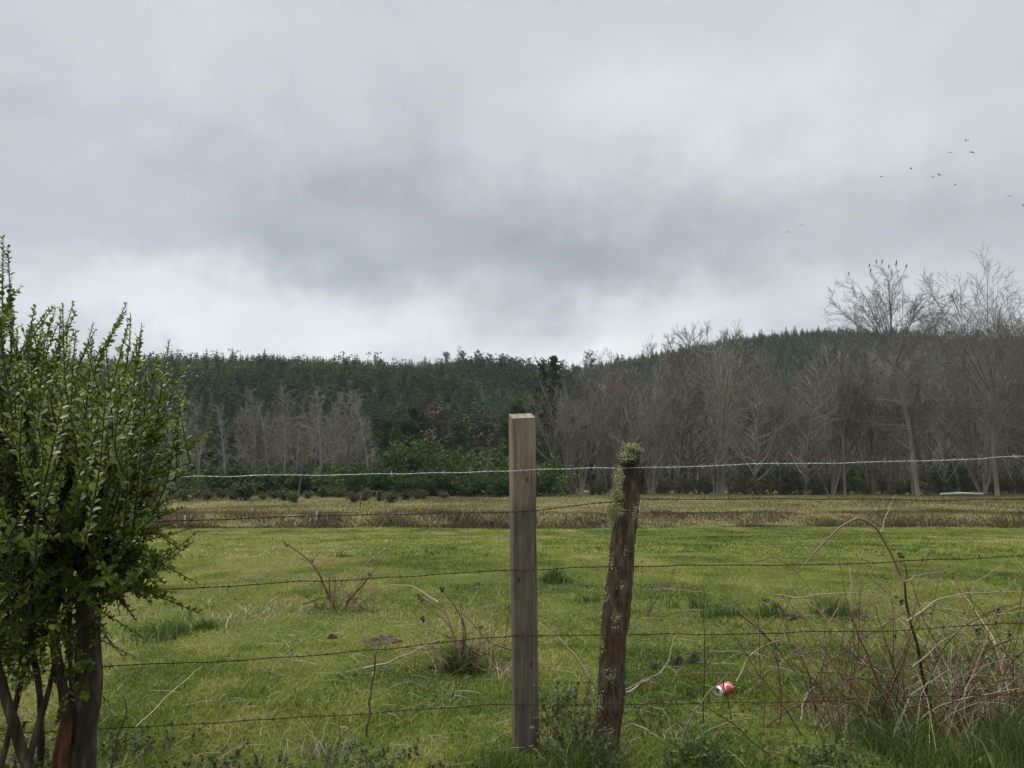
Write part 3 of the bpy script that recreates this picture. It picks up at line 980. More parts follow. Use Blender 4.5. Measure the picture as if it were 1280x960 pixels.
G_D = 'pale dead trees at the foot of the conifer hill'
L_D = 'pale spindly dead tree standing in front of the dark conifer hill'
dead = [make_bare(sd, 10, 'dead', 'dead_tree', L_D, 'tree', G_D, 'pale', 'pale')[0] for sd in (331, 332, 333, 334)]
for i, (px, top) in enumerate(((172, 505), (218, 492), (236, 478), (255, 500), (288, 502), (300, 520), (322, 487), (332, 492), (343, 500), (355, 485), (363, 483), (378, 492), (388, 505),
                               (398, 492), (408, 486), (418, 497), (430, 489), (437, 488), (448, 487), (458, 490), (466, 500), (350, 520), (375, 525), (425, 520), (310, 530), (120, 505), (60, 490), (470, 522))):
    Y = 84 + rt.uniform(-4, 5)
    x = xat(px, Y); H = at(px, top, Y)[2] - float(gz(x, Y))
    s = H / 10.0
    w = s * rt.uniform(.8, 1.2)
    dead[i % 4].place(x, Y, (w, w, s), rt.uniform(0, 6.28))
o = dead[1].place(xat(609, 80), 80, .66, 2.0, label='small pale leafless tree with an oval crown left of the squared post', group=None)
if 'group' in o: del o['group']

# ------------------------------------------------------------------ evergreens near the field edge
G_E = 'dark evergreens between the hill and the field'
L_E = 'dark green evergreen tree standing behind the bushes at the field edge'
ev = [evergreen(341 + k, 12, 2.6, 'evergreen_tree', L_E, 'tree', G_E, n_leaf=3600, leaf=.38, clear=.12) for k in range(4)]
for i in range(34):
    px = 120 + (740 - 120) * (i + rt.uniform(0, 1)) / 34
    Y = 98 + rt.uniform(-6, 16)
    x = xat(px, Y)
    s = rt.uniform(.55, .95) * (1.1 if px > 470 else .85)
    ev[rt.integers(0, 4)].place(x, Y, (s, s, s * rt.uniform(.9, 1.15)), rt.uniform(0, 6.28))

tallc = evergreen(351, 19.5, 3.3, 'evergreen_tree', 'tall dark evergreen tree rising just right of the squared post', 'tree', None, n_leaf=8000, leaf=.36, shape='cone', clear=.22)
tallc.place(xat(692, 101), 101, 1.0, 1.0)
t2 = evergreen(352, 18.5, 1.6, 'evergreen_tree', 'slender gappy evergreen crowning the clump right of the squared post', 'tree', None, n_leaf=1500, leaf=.38, shape='gappy', clear=.35)
t2.place(xat(681, 108), 108, 1.08, .3)
# trees that stand out on the ridge
def ridge(px, top, Y, hf, H0, stock, w=1.0, label=None, group=None):
    x = xat(px, Y); z = float(hf(x, Y))
    H = at(px, top, Y)[2] - z
    s = H / H0
    return stock.place(x, Y, (s * w, s * w, s), rt.uniform(0, 6.28), z=z, label=label, group=group)


G_R = 'dark rounded trees standing out along the ridge'
rd = [evergreen(361 + k, 14, 3.6, 'ridge_tree', 'dark rounded tree breaking the skyline of the wooded ridge', 'tree', G_R, n_leaf=2600, leaf=.42, clear=.35) for k in range(3)]
for i, (px, top) in enumerate(((578, 438), (598, 437), (628, 443), (652, 449), (560, 446), (612, 441), (640, 447), (705, 450), (720, 455), (668, 455))):
    ridge(px, top, 285 + rt.uniform(-10, 10), hA, 14, rd[i % 3], .9)
for px, top, lab in ((558, 441, 'small dark umbrella crowned tree at the left end of the ridge trees'),):
    u = evergreen(371, 14, 2.3, 'umbrella_tree', lab, 'tree', None, n_leaf=420, leaf=.5, clear=.82)
    ridge(px, top, 280, hA, 13.4, u)
u = evergreen(372, 14, 4.4, 'umbrella_tree', 'dark umbrella crowned conifer standing alone on the skyline gap', 'tree', None, n_leaf=1300, leaf=.45, clear=.5)
ridge(738, 441, 292, hA, 13.4, u)
u = evergreen(373, 14, 3.6, 'umbrella_tree', 'low dark umbrella crowned tree on the skyline beside the bare wood', 'tree', None, n_leaf=1100, leaf=.45, clear=.45)
ridge(772, 446, 292, hA, 13.4, u)
tr, tw, _ = bare_tree(381, 14, 'poplar')
root = thing('bare_tree', 'thin leafless tree sticking up from the ridge among dark trees', 'tree', group=None)
far_trunks(root, tr, tw, M['trunkgrey'], M['twig'])
ridge(572, 434, 280, hA, 14, Stock(root), .8)

# ------------------------------------------------------------------ bushes at the field edge
G_B = 'bushes along the far edge of the field'
bs = [make_bush(401 + k, 3.0, 5.0, 'field_edge_bush', 'dense green bush along the far edge of the field', 'bush', G_B, 'bush', .22, 2600) for k in range(3)]
for i in range(30):
    px = 150 + (700 - 150) * (i + rt.uniform(.1, .9)) / 30
    Y = 80 + rt.uniform(-2, 5)
    s = rt.uniform(.75, 1.35)
    bs[i % 3].place(xat(px, Y), Y, (s * 1.1, s * 1.1, s), rt.uniform(0, 6.28))
for i in range(13):
    px = 475 + (640 - 475) * (i + rt.uniform(.1, .9)) / 13
    Y = 88 + rt.uniform(-2, 4)
    s = rt.uniform(1.4, 2.1)
    bs[i % 3].place(xat(px, Y), Y, s, rt.uniform(0, 6.28))
G_S = 'low dull bushes in front of the field edge'
ds = [make_bush(411 + k, 1.2, 2.4, 'low_bush', 'low dull brownish green bush in front of the dense bushes', 'bush', G_S, 'drybush', .16, 900) for k in range(2)]
for i in range(26):
    px = 150 + (560 - 150) * (i + rt.uniform(.1, .9)) / 26
    Y = 68 + rt.uniform(-4, 7)
    s = rt.uniform(.6, 1.25) * (1.2 if px < 330 else .85)
    ds[i % 2].place(xat(px, Y), Y, s, rt.uniform(0, 6.28))
for px, top, Y, m in ((608, 520, 97, 'russet'), (543, 505, 100, 'russet')):
    e = evergreen(421 + px, 9, 2.2, 'brown_leaved_tree', 'dull brown leaved tree among the evergreens ' + ('left of the squared post top' if px > 600 else 'above the bright green bushes'), 'tree', None, mat=m, n_leaf=900, leaf=.45, clear=.3)
    x = xat(px, Y); H = at(px, top, Y)[2] - float(gz(x, Y))
    e.place(x, Y, H / 9.0, .5)
G_U = 'dark bushes under the bare thicket'
us = [make_bush(431 + k, 4.0, 4.6, 'thicket_bush', 'dark evergreen bush growing among the trunks of the bare thicket', 'bush', G_U, 'bush', .28, 1400) for k in range(3)]
for i, px in enumerate((930, 950, 975, 1062, 1085, 1165, 1178, 1196, 1255, 1275, 1290, 1020, 1120, 880, 760, 700, 820, 1230)):
    Y = 90 + rt.uniform(-2, 8)
    s = rt.uniform(.75, 1.25) if i < 11 else rt.uniform(.4, .7)
    us[i % 3].place(xat(px, Y), Y, s, rt.uniform(0, 6.28))
lo = [make_bush(451 + k, 2.0, 3.4, 'low_thicket_bush', 'low brownish scrub at the foot of the bare thicket', 'bush', 'low scrub under the thicket', m, .13, 700) for k, m in enumerate(('drybush', 'russet'))]
for i in range(56):
    px = 690 + 690 * (i + rt.uniform(.1, .9)) / 56
    Y = 84 + rt.uniform(-2, 6)
    s = rt.uniform(.5, 1.3)
    lo[i % 2].place(xat(px, Y), Y, s, rt.uniform(0, 6.28))
for i in range(18):
    px = 300 + 175 * (i + rt.uniform(.1, .9)) / 18 if i < 15 else (205, 255, 230)[i - 15]
    Y = 92 + rt.uniform(-3, 4); x = xat(px, Y)
    sc_ = (at(px, 500 + rt.uniform(-8, 25), Y)[2] - float(gz(x, Y))) / 14.0
    thick[rt.integers(0, 4)].place(x, Y, (sc_ * .8, sc_ * .8, sc_), rt.uniform(0, 6.28), label='dull brown bare tree standing among the pale dead trees', group='brown bare trees among the pale dead trees')
for px, Y in ((1010, 89.5),):
    iv = make_bush(441, 4.2, .9, 'ivy_clad_trunk', 'narrow dark ivy clad trunk among the grey thicket stems', 'tree', None, 'russet', .2, 700)
    x = xat(px, Y)
    iv.place(x, Y, (.55, .55, 2.0), .4)

# far small things
def far_stake(px, py0, py1, Y, w, lab, mat='stake'):
    mb = MB()
    b = at(px, py0, Y); x, y = b[0], Y
    H = (py0 - py1) / F * Y
    tubes(mb, np.array([[[0, 0, -.3], [.01, 0, H * .5], [.02, 0, H]]]), np.array([[w, w, w * .9]]), 6, .5)
    o = obj('field_stake', mb, M[mat], None, True, (x, y, float(gz(x, y))))
    tag(o, lab, 'stake')


far_stake(230, 660, 645, 43.8, .045, 'pale wooden stake in front of the brown bank beside the left shrub')
far_stake(395, 654, 640, 44.6, .05, 'grey wooden stake against the brown bank between the pale stake and the posts')
far_stake(450, 643, 625, 52, .035, 'thin dark stake on the rough grass behind the brown bank', 'darkstick')
mb = MB()
tubes(mb, np.array([[[-2.2, 0, .12], [0, .1, .2], [2.2, 0, .15]]]), np.array([[.10, .11, .09]]), 8, .5)
tag(obj('fallen_log', mb, M['whiteboard'], None, True, (xat(1192, 80), 80, float(gz(xat(1192, 80), 80)) + .1)), 'pale bleached log lying at the foot of the tall bare trees', 'log')

# ------------------------------------------------------------------ birds
def bird_mesh(flap, seed=0):
    mb = MB()
    # body: a spindle along x, wings swept, tail fan
    xs = np.array([-.22, -.12, 0, .12, .19, .235]); rr = np.array([.012, .05, .065, .05, .034, .006])
    tubes(mb, np.stack([xs, 0 * xs, 0 * xs], 1)[None], rr[None], 8, .5)
    tl = np.array([[-.18, -.02, 0], [-.18, .02, 0], [-.36, .06, .0], [-.36, -.06, .0], [-.27, 0, .012]])
    mb.add(tl, [[0, 4, 3], [0, 1, 4], [1, 2, 4], [4, 2, 3]])
    for s in (-1, 1):
        w = np.array([[.10, .03 * s, .03], [-.08, .03 * s, .03], [.13, .26 * s, .03 + .20 * flap], [-.05, .26 * s, .02 + .20 * flap], [.02, .50 * s, .03 + .12 * flap], [-.08, .46 * s, .02 + .12 * flap], [-.10, .56 * s, .02 + .06 * flap]])
        mb.add(w, [[0, 1, 3, 2], [2, 3, 5, 4]])
        mb.more([[4, 5, 6]], mb.n - 7)
    return mb


bm_ = [bird_mesh(f).mesh('bird', M['bird'], True) for f in (1.0, .35, -.6)]
G_F = 'dark birds in flight'
for i, (px, py) in enumerate(((1208, 176), (1188, 191), (1215, 190), (1139, 211), (1102, 221), (1166, 221), (1174, 219), (1194, 231), (1262, 245), (1279, 257), (985, 290), (1002, 281))):
    Y = 95 if i < 10 else 110
    if i == 8: Y = 80
    p = at(px, py, Y)
    o = obj('flying_bird', bm_[i % 3]); o.location = p; o.scale = (.72,) * 3
    o.rotation_euler = (R(rt.uniform(-25, 25)), R(rt.uniform(-10, 10)), R(rt.uniform(50, 130)) * (1 if i % 2 else -1) if i != 8 else R(70))
    lab = {3: 'bird banking with raised wings, leftmost but one of the flock over the bare trees', 8: 'largest gliding bird with straight wings, low in the flock over the bare trees',
           10: 'left one of two tiny birds flying apart over the hill', 11: 'right one of two tiny birds flying apart over the hill'}.get(i)
    tag(o, lab or 'small dark bird flying in the loose flock above the tall bare trees', 'bird', G_F)
mb = MB()
pz = np.array([0, .06, .16, .27, .33, .37, .40]); px_ = np.array([-.10, -.03, .0, .03, .05, .06, .055]); pr = np.array([.015, .055, .075, .055, .04, .045, .012])
tubes(mb, np.stack([px_, 0 * px_, pz], 1)[None], pr[None], 8, .5)
mb.add([[.09, -.012, .37], [.09, .012, .37], [.15, 0, .36], [.09, 0, .39]], [[0, 1, 2], [0, 2, 3], [1, 3, 2]])
mb.add([[-.06, -.03, .06], [-.06, .03, .06], [-.17, .03, -.14], [-.17, -.03, -.14], [-.11, 0, -.02]], [[0, 1, 4], [1, 2, 4], [2, 3, 4], [3, 0, 4]])
tubes(mb, np.array([[[0, .02, .06], [0, .02, -.03]], [[0, -.02, .06], [0, -.02, -.03]]]), np.full((2, 2), .006), 4, .5)
perch = mb.mesh('perched_bird', M['bird'], True)
used = []
for i, (px, py) in enumerate(((1068, 333), (1079, 330), (1088, 340), (1095, 324), (1102, 330), (1111, 333), (1115, 326), (1125, 328), (1139, 327))):
    # nearest high twig tip in that direction
    d = tips - EYE
    up = d[:, 2] * CT - d[:, 1] * ST; fw = d[:, 1] * CT + d[:, 2] * ST
    sx = 640 + F * d[:, 0] / fw; sy = 480 - F * up / fw
    cost = (sx - px) ** 2 * 1.0 + (sy - py) ** 2
    for u_ in used: cost[u_] = 1e9
    j = int(np.argmin(cost)); used.append(j)
    o = obj('perched_bird', perch); o.location = tips[j] + np.array([0, 0, .02])
    o.rotation_euler = (0, 0, R(rt.uniform(-70, 70)))
    tag(o, 'small dark bird perched on a top twig of the fan crowned bare tree', 'bird', 'birds perched on the bare tree')

# ------------------------------------------------------------------ fence
YF = 3.18
fence = thing('wire_fence', 'barbed wire fence with a squared post and an old lichen covered log post', 'fence', (xat(655, YF), YF, 0.0))
FB = np.array(fence.location)


def build_sawn():
    # squared post, slightly turned, top sawn at a slope
    w, d = .096, .092
    b = at(657, 944, YF); t = at(652.5, 520, YF)
    mb = MB(); n = 26
    a = R(9)
    ca, sa = math.cos(a), math.sin(a)
    r = np.random.default_rng(5)
    cor = np.array([(-w / 2, -d / 2), (w / 2, -d / 2), (w / 2, d / 2), (-w / 2, d / 2)])
    ch = .004
    prof = []
    for k in range(4):
        p = cor[k]; q = cor[(k + 1) % 4]; o = cor[(k - 1) % 4]
        prof += [p + norm(o - p) * ch, p + norm(q - p) * ch]
        for f in (.33, .66):
            prof.append(p + (q - p) * f)
    prof = np.array(prof); K = len(prof)
    zs = np.linspace(-.35, 0, 3).tolist() + np.linspace(.05, t[2] - .02, n).tolist()
    V = []
    for z in zs:
        f = z / t[2]
        cx = b[0] + (t[0] - b[0]) * f
        jit = (vnoise(np.arange(K) * 3.1, np.full(K, z), .4, 9) - .5) * .004
        for k in range(K):
            x, y = prof[k] * (1 + jit[k] / .05)
            zz = z
            if z == zs[-1]:
                zz = t[2] + (y + d / 2) * .28 - .008 + (x * .05)
            V.append((cx + x * ca - y * sa - FB[0], x * sa + y * ca + .046, zz))
    V = np.array(V); m = len(zs)
    i = np.arange(m * K).reshape(m, K)
    a_, b_ = i[:-1], i[1:]
    Fq = np.stack([a_, np.roll(a_, -1, 1), np.roll(b_, -1, 1), b_], -1).reshape(-1, 4)
    mb.add(V, Fq)
    top = V[i[-1]]
    mb.add(np.concatenate([top, [top.mean(0)]]), [[k, (k + 1) % K, K] for k in range(K)], m=1)
    o = obj('sawn_post', mb, [M['sawn'], M['endgrain']], fence)
    o['label'] = 'squared grey brown sawn post with a sloping top'
    return o


post1 = build_sawn()
LOGPX = [(757, 985, 31), (757, 945, 31), (760, 900, 32), (763, 860, 33), (767, 800, 34), (771, 750, 35), (776, 700, 34.5), (781, 660, 32), (785, 620, 29), (787, 590, 25), (789, 565, 22), (790, 556, 16)]


def build_log():
    ys = np.array([p[1] for p in LOGPX], float); xs = np.array([p[0] for p in LOGPX], float); ws = np.array([p[2] for p in LOGPX], float)
    yy = np.linspace(985, 556, 170)
    cx = np.interp(yy, ys[::-1], xs[::-1]) + (vnoise(yy, yy * 0, 40, 6) - .5) * 4; w = np.interp(yy, ys[::-1], ws[::-1])
    K = 84
    V = []
    for j, y in enumerate(yy):
        c = at(cx[j], y, YF + .02)
        rad = w[j] / 2 / F * YF * .93
        a = np.arange(K) * 2 * math.pi / K
        rr = rad * (1 + (fbm(np.cos(a) * 3 + 9, np.sin(a) * 3 + y / 34, 1.0, 13) - .5) * .42 + (vnoise(a * 12, a * 0 + y / 9., 1.0, 15) - .5) * .12 + (vnoise(a * 26, a * 0 + y / 14., 1.0, 16) - .5) * .07)
        for k in range(K):
            V.append((c[0] + rr[k] * math.cos(a[k]), c[1] + rr[k] * math.sin(a[k]) * .95, c[2] + (vnoise(a[k] * 3, 0, 1, 8) - .5) * .02 * (j == len(yy) - 1)))
    V = np.array(V) - FB
    n = len(yy); i = np.arange(n * K).reshape(n, K)
    a_, b_ = i[:-1], i[1:]
    Fq = np.stack([a_, np.roll(a_, -1, 1), np.roll(b_, -1, 1), b_], -1).reshape(-1, 4)
    mb = MB(); mb.add(V, Fq)
    top = V[i[-1]]
    mb.add(np.concatenate([top, [top.mean(0) + [0, 0, .006]]]), [[k, (k + 1) % K, K] for k in range(K)])
    o = obj('log_post', mb, M['log'], fence, True)
    o['label'] = 'leaning old log post with dark reddish bark and lichen'
    return o


post2 = build_log()


def lichen(px, py, wpx, hpx, n, seed, dark=False, front=.05):
    r = np.random.default_rng(seed)
    c = at(px, py, YF - front)
    k = F / YF
    pos = c + r.normal(0, 1, (n, 3)) * np.array([wpx / k * .23, .012, hpx / k * .23]) - FB
    d = norm(pos - (c - FB) + r.normal(0, .012, (n, 3)) + np.array([0, -.006, .002]))
    mb = MB()
    up = norm(r.normal(size=(n, 3)))
    pos = np.repeat(pos, 2, 0) + r.normal(0, .004, (2 * n, 3)); d = norm(np.repeat(d, 2, 0) + r.normal(0, .5, (2 * n, 3))); up = np.repeat(up, 2, 0); n *= 2
    leaves(mb, pos, d, up, r.uniform(.003, .0075, n), r.uniform(.002, .005, n), np.clip(r.normal(.55, .22, n), 0, 1), .5)
    o = obj('lichen' if not dark else 'moss', mb, M['darkmoss'] if dark else M['lichen'], post2)
    return o


lichen(789, 560, 20, 10, 460, 1, front=.015)
lichen(785, 572, 20, 13, 260, 2, front=.032)
lichen(786, 577, 26, 16, 300, 3, True, .03)
lichen(773, 598, 10, 26, 330, 4)
lichen(770, 619, 16, 15, 360, 5)
lichen(768, 639, 20, 17, 520, 6)
lichen(763, 654, 6, 14, 100, 7)
lichen(803, 596, 7, 26, 110, 8, True, .0)
lichen(795, 640, 8, 20, 30, 9)
for k, (px, py, w, h, n) in enumerate(((763, 700, 6, 26, 40), (757, 740, 5, 30, 36), (770, 775, 10, 16, 30), (752, 800, 6, 34, 40), (764, 842, 12, 20, 34), (750, 880, 6, 26, 36), (776, 730, 8, 16, 20), (757, 915, 14, 22, 36), (783, 690, 5, 20, 16))):
    lichen(px, py, w, h, n, 20 + k, False, .045)


def smooth_line(pts, n):
    pts = np.asarray(pts, float)
    s = np.concatenate([[0], np.cumsum(np.linalg.norm(np.diff(pts, axis=0), axis=1))])
    t = np.linspace(0, s[-1], n)
    lin = np.stack([np.interp(t, s, pts[:, k]) for k in range(pts.shape[1])], 1)
    ker = max(1, int(n / max(len(pts) - 1, 1) * .6)) | 1
    if ker > 1 and len(pts) > 2:
        pad = ker // 2
        e = np.concatenate([2 * lin[0] - lin[1:pad + 1][::-1], lin, 2 * lin[-1] - lin[-pad - 1:-1][::-1]])
        lin = np.stack([np.convolve(e[:, k], np.ones(ker) / ker, 'valid') for k in range(pts.shape[1])], 1)
    return lin


def wire(pts, mat, rad, label, seed, barb=.105):
    """pts (px,py,Y): two twisted strands and their barbs"""
    r = np.random.default_rng(seed)
    C = np.array([at(*p) for p in pts])
    L = np.linalg.norm(np.diff(C, axis=0), axis=1).sum()
    n = int(L / .012)
    # straight runs between posts with slight kinks
    s = np.concatenate([[0], np.cumsum(np.linalg.norm(np.diff(C, axis=0), axis=1))])
    t = np.linspace(0, s[-1], n)
    P = np.stack([np.interp(t, s, C[:, k]) for k in range(3)], 1)
    P[:, 2] += (vnoise(t, t * 0, .11, seed) - .5) * .006 + (vnoise(t, t * 0, .4, seed + 1) - .5) * .008
    P[:, 1] += (vnoise(t, t * 0, .17, seed + 2) - .5) * .004
    ph = t / .05 * 2 * math.pi
    off = np.stack([0 * ph, np.cos(ph), np.sin(ph)], 1) * rad * .95
    mb = MB()
    tubes(mb, np.stack([P + off, P - off]) - FB, np.full((2, n), rad), 5, .5)
    bt = np.arange(.03, s[-1], barb) + r.normal(0, .006, len(np.arange(.03, s[-1], barb)))
    bp = np.stack([np.interp(bt, t, P[:, k]) for k in range(3)], 1)
    B = len(bp)
    for q in range(2):
        d = norm(r.normal(size=(B, 3)) * np.array([.5, 1, 1]))
        ln = .014
        tubes(mb, np.stack([bp - d * ln, bp, bp + d * ln], 1) - FB, np.tile(np.array([rad * .35, rad * .75, rad * .35]), (B, 1)), 4, .5)
    # little coil round the strands at each barb
    tubes(mb, np.stack([bp - [.005, 0, 0], bp + [.005, 0, 0]], 1) - FB, np.full((B, 2), rad * 2.1), 6, .5)
    o = obj('barbed_wire', mb, mat, fence)
    o['label'] = label
    return o


yl, yc, yr_ = 2.86, YF - .012, 3.10
wire([(-120, 606, 2.75), (180, 598, yl), (637, 588.5, yc), (667, 588, yc - .02), (777, 584, yc - .03), (803, 583, yc - .02), (1045, 579, 3.14), (1280, 570.5, yr_), (1480, 563, 3.06), (2300, 535, 2.95)], M['wire_new'], .0010, 'shiny galvanised top strand', 1)
wire([(-120, 666, 2.75), (60, 658, 2.8), (230, 650, yl), (640, 640, yc), (671, 639, yc - .02), (765, 627.5, yc - .03), (802, 623, yc - .04), (1000, 624, 3.14), (1280, 624, yr_), (1480, 624, 3.06), (2300, 624, 2.95)], M['wire_old'], .0013, 'rusty second strand', 2)
wire([(-120, 750, 2.75), (200, 737.5, yl), (420, 725, 3.02), (640, 713, yc), (672, 713, yc - .02), (772, 709, yc - .04), (798, 709, yc - .04), (1000, 706, 3.14), (1280, 695, yr_), (1480, 690, 3.06), (2300, 672, 2.95)], M['wire_old'], .0013, 'rusty third strand', 3)
wire([(-120, 848, 2.72), (130, 834, 2.82), (350, 822, 2.98), (480, 811, 3.06), (560, 801, 3.12), (643, 795, yc), (673, 795, yc - .02), (765, 793, yc - .04), (790, 793, yc - .04), (920, 792, 3.16), (1100, 788, 3.13), (1280, 780, yr_), (1480, 776, 3.06), (2300, 762, 2.95)], M['wire_old'], .0013, 'rusty fourth strand', 4)
wire([(-120, 925, 2.7), (150, 911, 2.82), (350, 898, 2.98), (480, 889, 3.06), (643, 881, yc), (673, 881, yc - .02), (760, 880, yc - .04), (785, 880, yc - .04), (1000, 877, 3.16), (1280, 868, yr_), (1480, 864, 3.06), (2300, 850, 2.95)], M['wire_old'], .0012, 'rusty lowest strand', 5)
# staples on the squared post
for py in (588.5, 639.5, 713, 795, 881):
    mb = MB(); c = at(655, py, YF - .016) - FB
    tubes(mb, np.array([[c + [-.004, .02, .012], c + [-.004, -.006, .010], c + [-.004, -.006, -.010], c + [-.004, .02, -.012]]]), np.full((1, 4), .0018), 5, .5)
    obj('staple', mb, M['wire_old'], post1)

# ------------------------------------------------------------------ left shrub
YS = 2.66
sroot = at(106, 1012, YS); sroot[2] = float(gz(sroot[0], sroot[1]))
shrub = thing('shrub', 'leafy green small leaved shrub with dark and reddish stems at the fence', 'shrub', tuple(sroot))


def px_line(pts, Y, n=24, dy=None):
    P = np.array([at(p[0], p[1], (Y + (p[2] if len(p) > 2 else 0))) for p in pts])
    return smooth_line(P, n)


def stem(pts, w0, w1, mat, name='stem', Y=YS, n=26, sides=10, wob=.12, lab=None, seed=0):
    P = px_line(pts, Y, n) - sroot
    rad = np.linspace(w0, w1, n) / 2 / F * Y
    rad *= 1 + (vnoise(np.arange(n), np.zeros(n), 2.2, seed) - .5) * wob * 2
    mb = MB(); tubes(mb, P, rad, sides, .5)
    o = obj(name, mb, mat, shrub, True)
    if lab: o['label'] = lab
    return P + sroot


ST_ = []
ST_.append(stem([(104, 1030), (104, 960), (107, 900), (112, 850), (110, 800), (107, 740), (110, 690), (104, 640), (96, 580), (90, 530)], 32, 14, M['shrubbark'], 'trunk', seed=1, sides=18, n=70, wob=.10, lab='thick dark main trunk'))
ST_.append(stem([(88, 1030, -.02), (78, 965, -.02), (84, 915, -.04), (81, 872, -.05), (70, 820, -.05), (66, 770, -.06), (60, 730, -.06), (48, 690, -.08), (42, 650, -.1), (36, 610, -.1), (20, 560, -.1)], 15, 7, M['redbark'], n=44, seed=2, lab='dark stem with reddish orange peeling bark at its foot'))
ST_.append(stem([(60, 1020, -.1), (30, 950, -.12), (18, 905, -.14), (6, 870, -.15), (-6, 830, -.15), (-16, 760, -.15), (-10, 680, -.15)], 14, 8, M['shrubbark'], seed=3))
ST_.append(stem([(34, 960, -.12), (48, 905, -.1), (62, 860, -.08), (68, 830, -.05)], 8, 5, M['shrubbark'], seed=4))
ST_.append(stem([(66, 770, -.06), (74, 740, 0), (78, 700, .02), (86, 660, .04), (92, 610, .05), (110, 560, .05), (130, 500, .05)], 9, 5, M['shrubbark'], seed=5))
ST_.append(stem([(107, 740), (120, 680, .05), (140, 620, .08), (150, 560, .1), (165, 500, .1)], 12, 5, M['shrubbark'], seed=6))
ST_.append(stem([(96, 580), (70, 540, .1), (45, 490, .12), (20, 440, .12), (5, 380, .1)], 10, 4, M['shrubbark'], seed=7))
ST_.append(stem([(60, 1025, .06), (70, 950, .06), (80, 905, .05), (92, 860, .05), (100, 800, .06)], 12, 8, M['redbark'], seed=8))

ST_.append(stem([(118, 1030, .05), (116, 930, .06), (126, 850, .08), (122, 780, .08), (128, 720, .1), (140, 650, .1)], 9, 4, M['shrubbark'], seed=9))
ST_.append(stem([(40, 1020, .1), (52, 940, .1), (50, 860, .1), (34, 780, .12), (24, 700, .12), (30, 620, .1)], 9, 5, M['shrubbark'], seed=10))
ST_.append(stem([(-10, 1000, -.05), (8, 930, -.06), (22, 870, -.05), (40, 800, -.04), (40, 740, -.02), (52, 660, 0)], 7, 4, M['shrubbark'], seed=11))
ST_.append(stem([(96, 1020, .12), (92, 900, .12), (86, 800, .14), (90, 700, .15), (70, 600, .15)], 8, 4, M['shrubbark'], seed=12))
rs = np.random.default_rng(500)
CEN = at(88, 690, YS)
shoots = []
# silhouette shoots, traced from where they stand
for a in (((4, 440), (3, 370), (4, 296), 1.3), ((4, 400), (14, 370), (27, 358), 1), ((2, 430), (8, 400), (17, 388), 1), ((18, 455), (40, 415), (62, 384), 1), ((40, 460), (58, 420), (70, 384), .9), ((60, 470), (76, 430), (92, 378), 1),
          ((70, 465), (74, 420), (76, 390), .8), ((92, 470), (108, 435), (117, 403), .9), ((108, 490), (130, 440), (158, 379), 1.1), ((154, 480), (162, 430), (163, 393), .8), ((165, 490), (173, 450), (177, 406), 1),
          ((170, 520), (186, 480), (200, 450), .9), ((180, 560), (205, 520), (223, 478), 1), ((150, 620), (210, 580), (262, 535), 1.1), ((160, 630), (200, 610), (232, 590), 1), ((170, 560), (200, 530), (228, 512), 1),
          ((140, 690), (180, 690), (214, 700), 1), ((150, 670), (190, 660), (222, 680), .9), ((130, 720), (160, 735), (188, 748), .9), ((120, 700), (150, 720), (200, 722), 1), ((30, 480), (36, 440), (40, 405), .9), ((150, 590), (215, 560), (256, 540), 1), ((140, 600), (200, 575), (244, 552), 1), ((150, 570), (195, 540), (232, 500), 1), ((160, 540), (195, 500), (214, 462), 1), ((150, 650), (190, 640), (226, 622), 1),
          ((160, 600), (205, 590), (240, 578), .9), ((140, 660), (180, 665), (216, 655), .9), ((150, 700), (185, 712), (206, 730), .9), ((130, 730), (150, 750), (170, 775), .9), ((60, 760), (40, 800), (34, 850), .9), ((30, 740), (14, 790), (10, 840), .9), ((120, 690), (140, 720), (150, 770), .8), ((140, 500), (150, 465), (152, 432), .9)):
    dy = rs.uniform(-.18, .18)
    for q in range(2 if a[3] > .85 else 1):
        j = rs.normal(0, 5 * q, 2); dy2 = dy + rs.normal(0, .05) * q
        shoots.append((np.array([at(a[0][0] + j[0], a[0][1] + j[1], YS + dy2 * .5), at(a[1][0] + j[0], a[1][1] + j[1], YS + dy2 * .8), at(a[2][0] + j[0] * .6, a[2][1] + abs(j[1]) * 2, YS + dy2)]), a[3]))
# filling shoots: leave from the inner wood, ascending and spreading
blob = [(90, 520, 85, 55, .5), (120, 575, 100, 60, .55), (40, 560, 90, 90, .55), (70, 620, 110, 60, .55), (140, 620, 60, 50, .45), (20, 480, 60, 50, .4), (-60, 560, 90, 120, .6), (150, 540, 55, 45, .4), (150, 680, 45, 36, .35), (60, 680, 60, 30, .4), (0, 700, 50, 60, .4), (10, 770, 40, 40, .3), (-70, 680, 60, 80, .5), (100, 560, 90, 80, .6), (90, 600, 100, 60, .6), (100, 670, 70, 40, .4), (15, 740, 50, 60, .35), (20, 800, 45, 50, .3), (150, 710, 40, 34, .3), (90, 720, 50, 40, .35), (125, 735, 60, 45, .25), (172, 715, 36, 36, .25), (60, 790, 60, 45, .25), (0, 830, 40, 60, .25), (105, 790, 30, 40, .2)]
for bx, by, bw, bh, bd in blob:
    for k in range(int(bw * bh / (104 if by < 610 else 165))):
        u = rs.normal(0, .5, 3)
        p = at(bx + u[0] * bw, by + u[1] * bh, YS + u[2] * bd)
        out = norm(p - CEN)
        d = norm(out * .75 + np.array([0, 0, .75]) + rs.normal(0, .3, 3))
        if by > 660:
            d = norm(out * .8 + np.array([0, 0, .1]) + rs.normal(0, .45, 3))
        L = rs.uniform(.14, .46)
        shoots.append((np.array([p - d * L * .5, p + rs.normal(0, .012, 3), p + d * L * .5 + np.array([0, 0, .015])]), rs.uniform(.6, 1.05)))
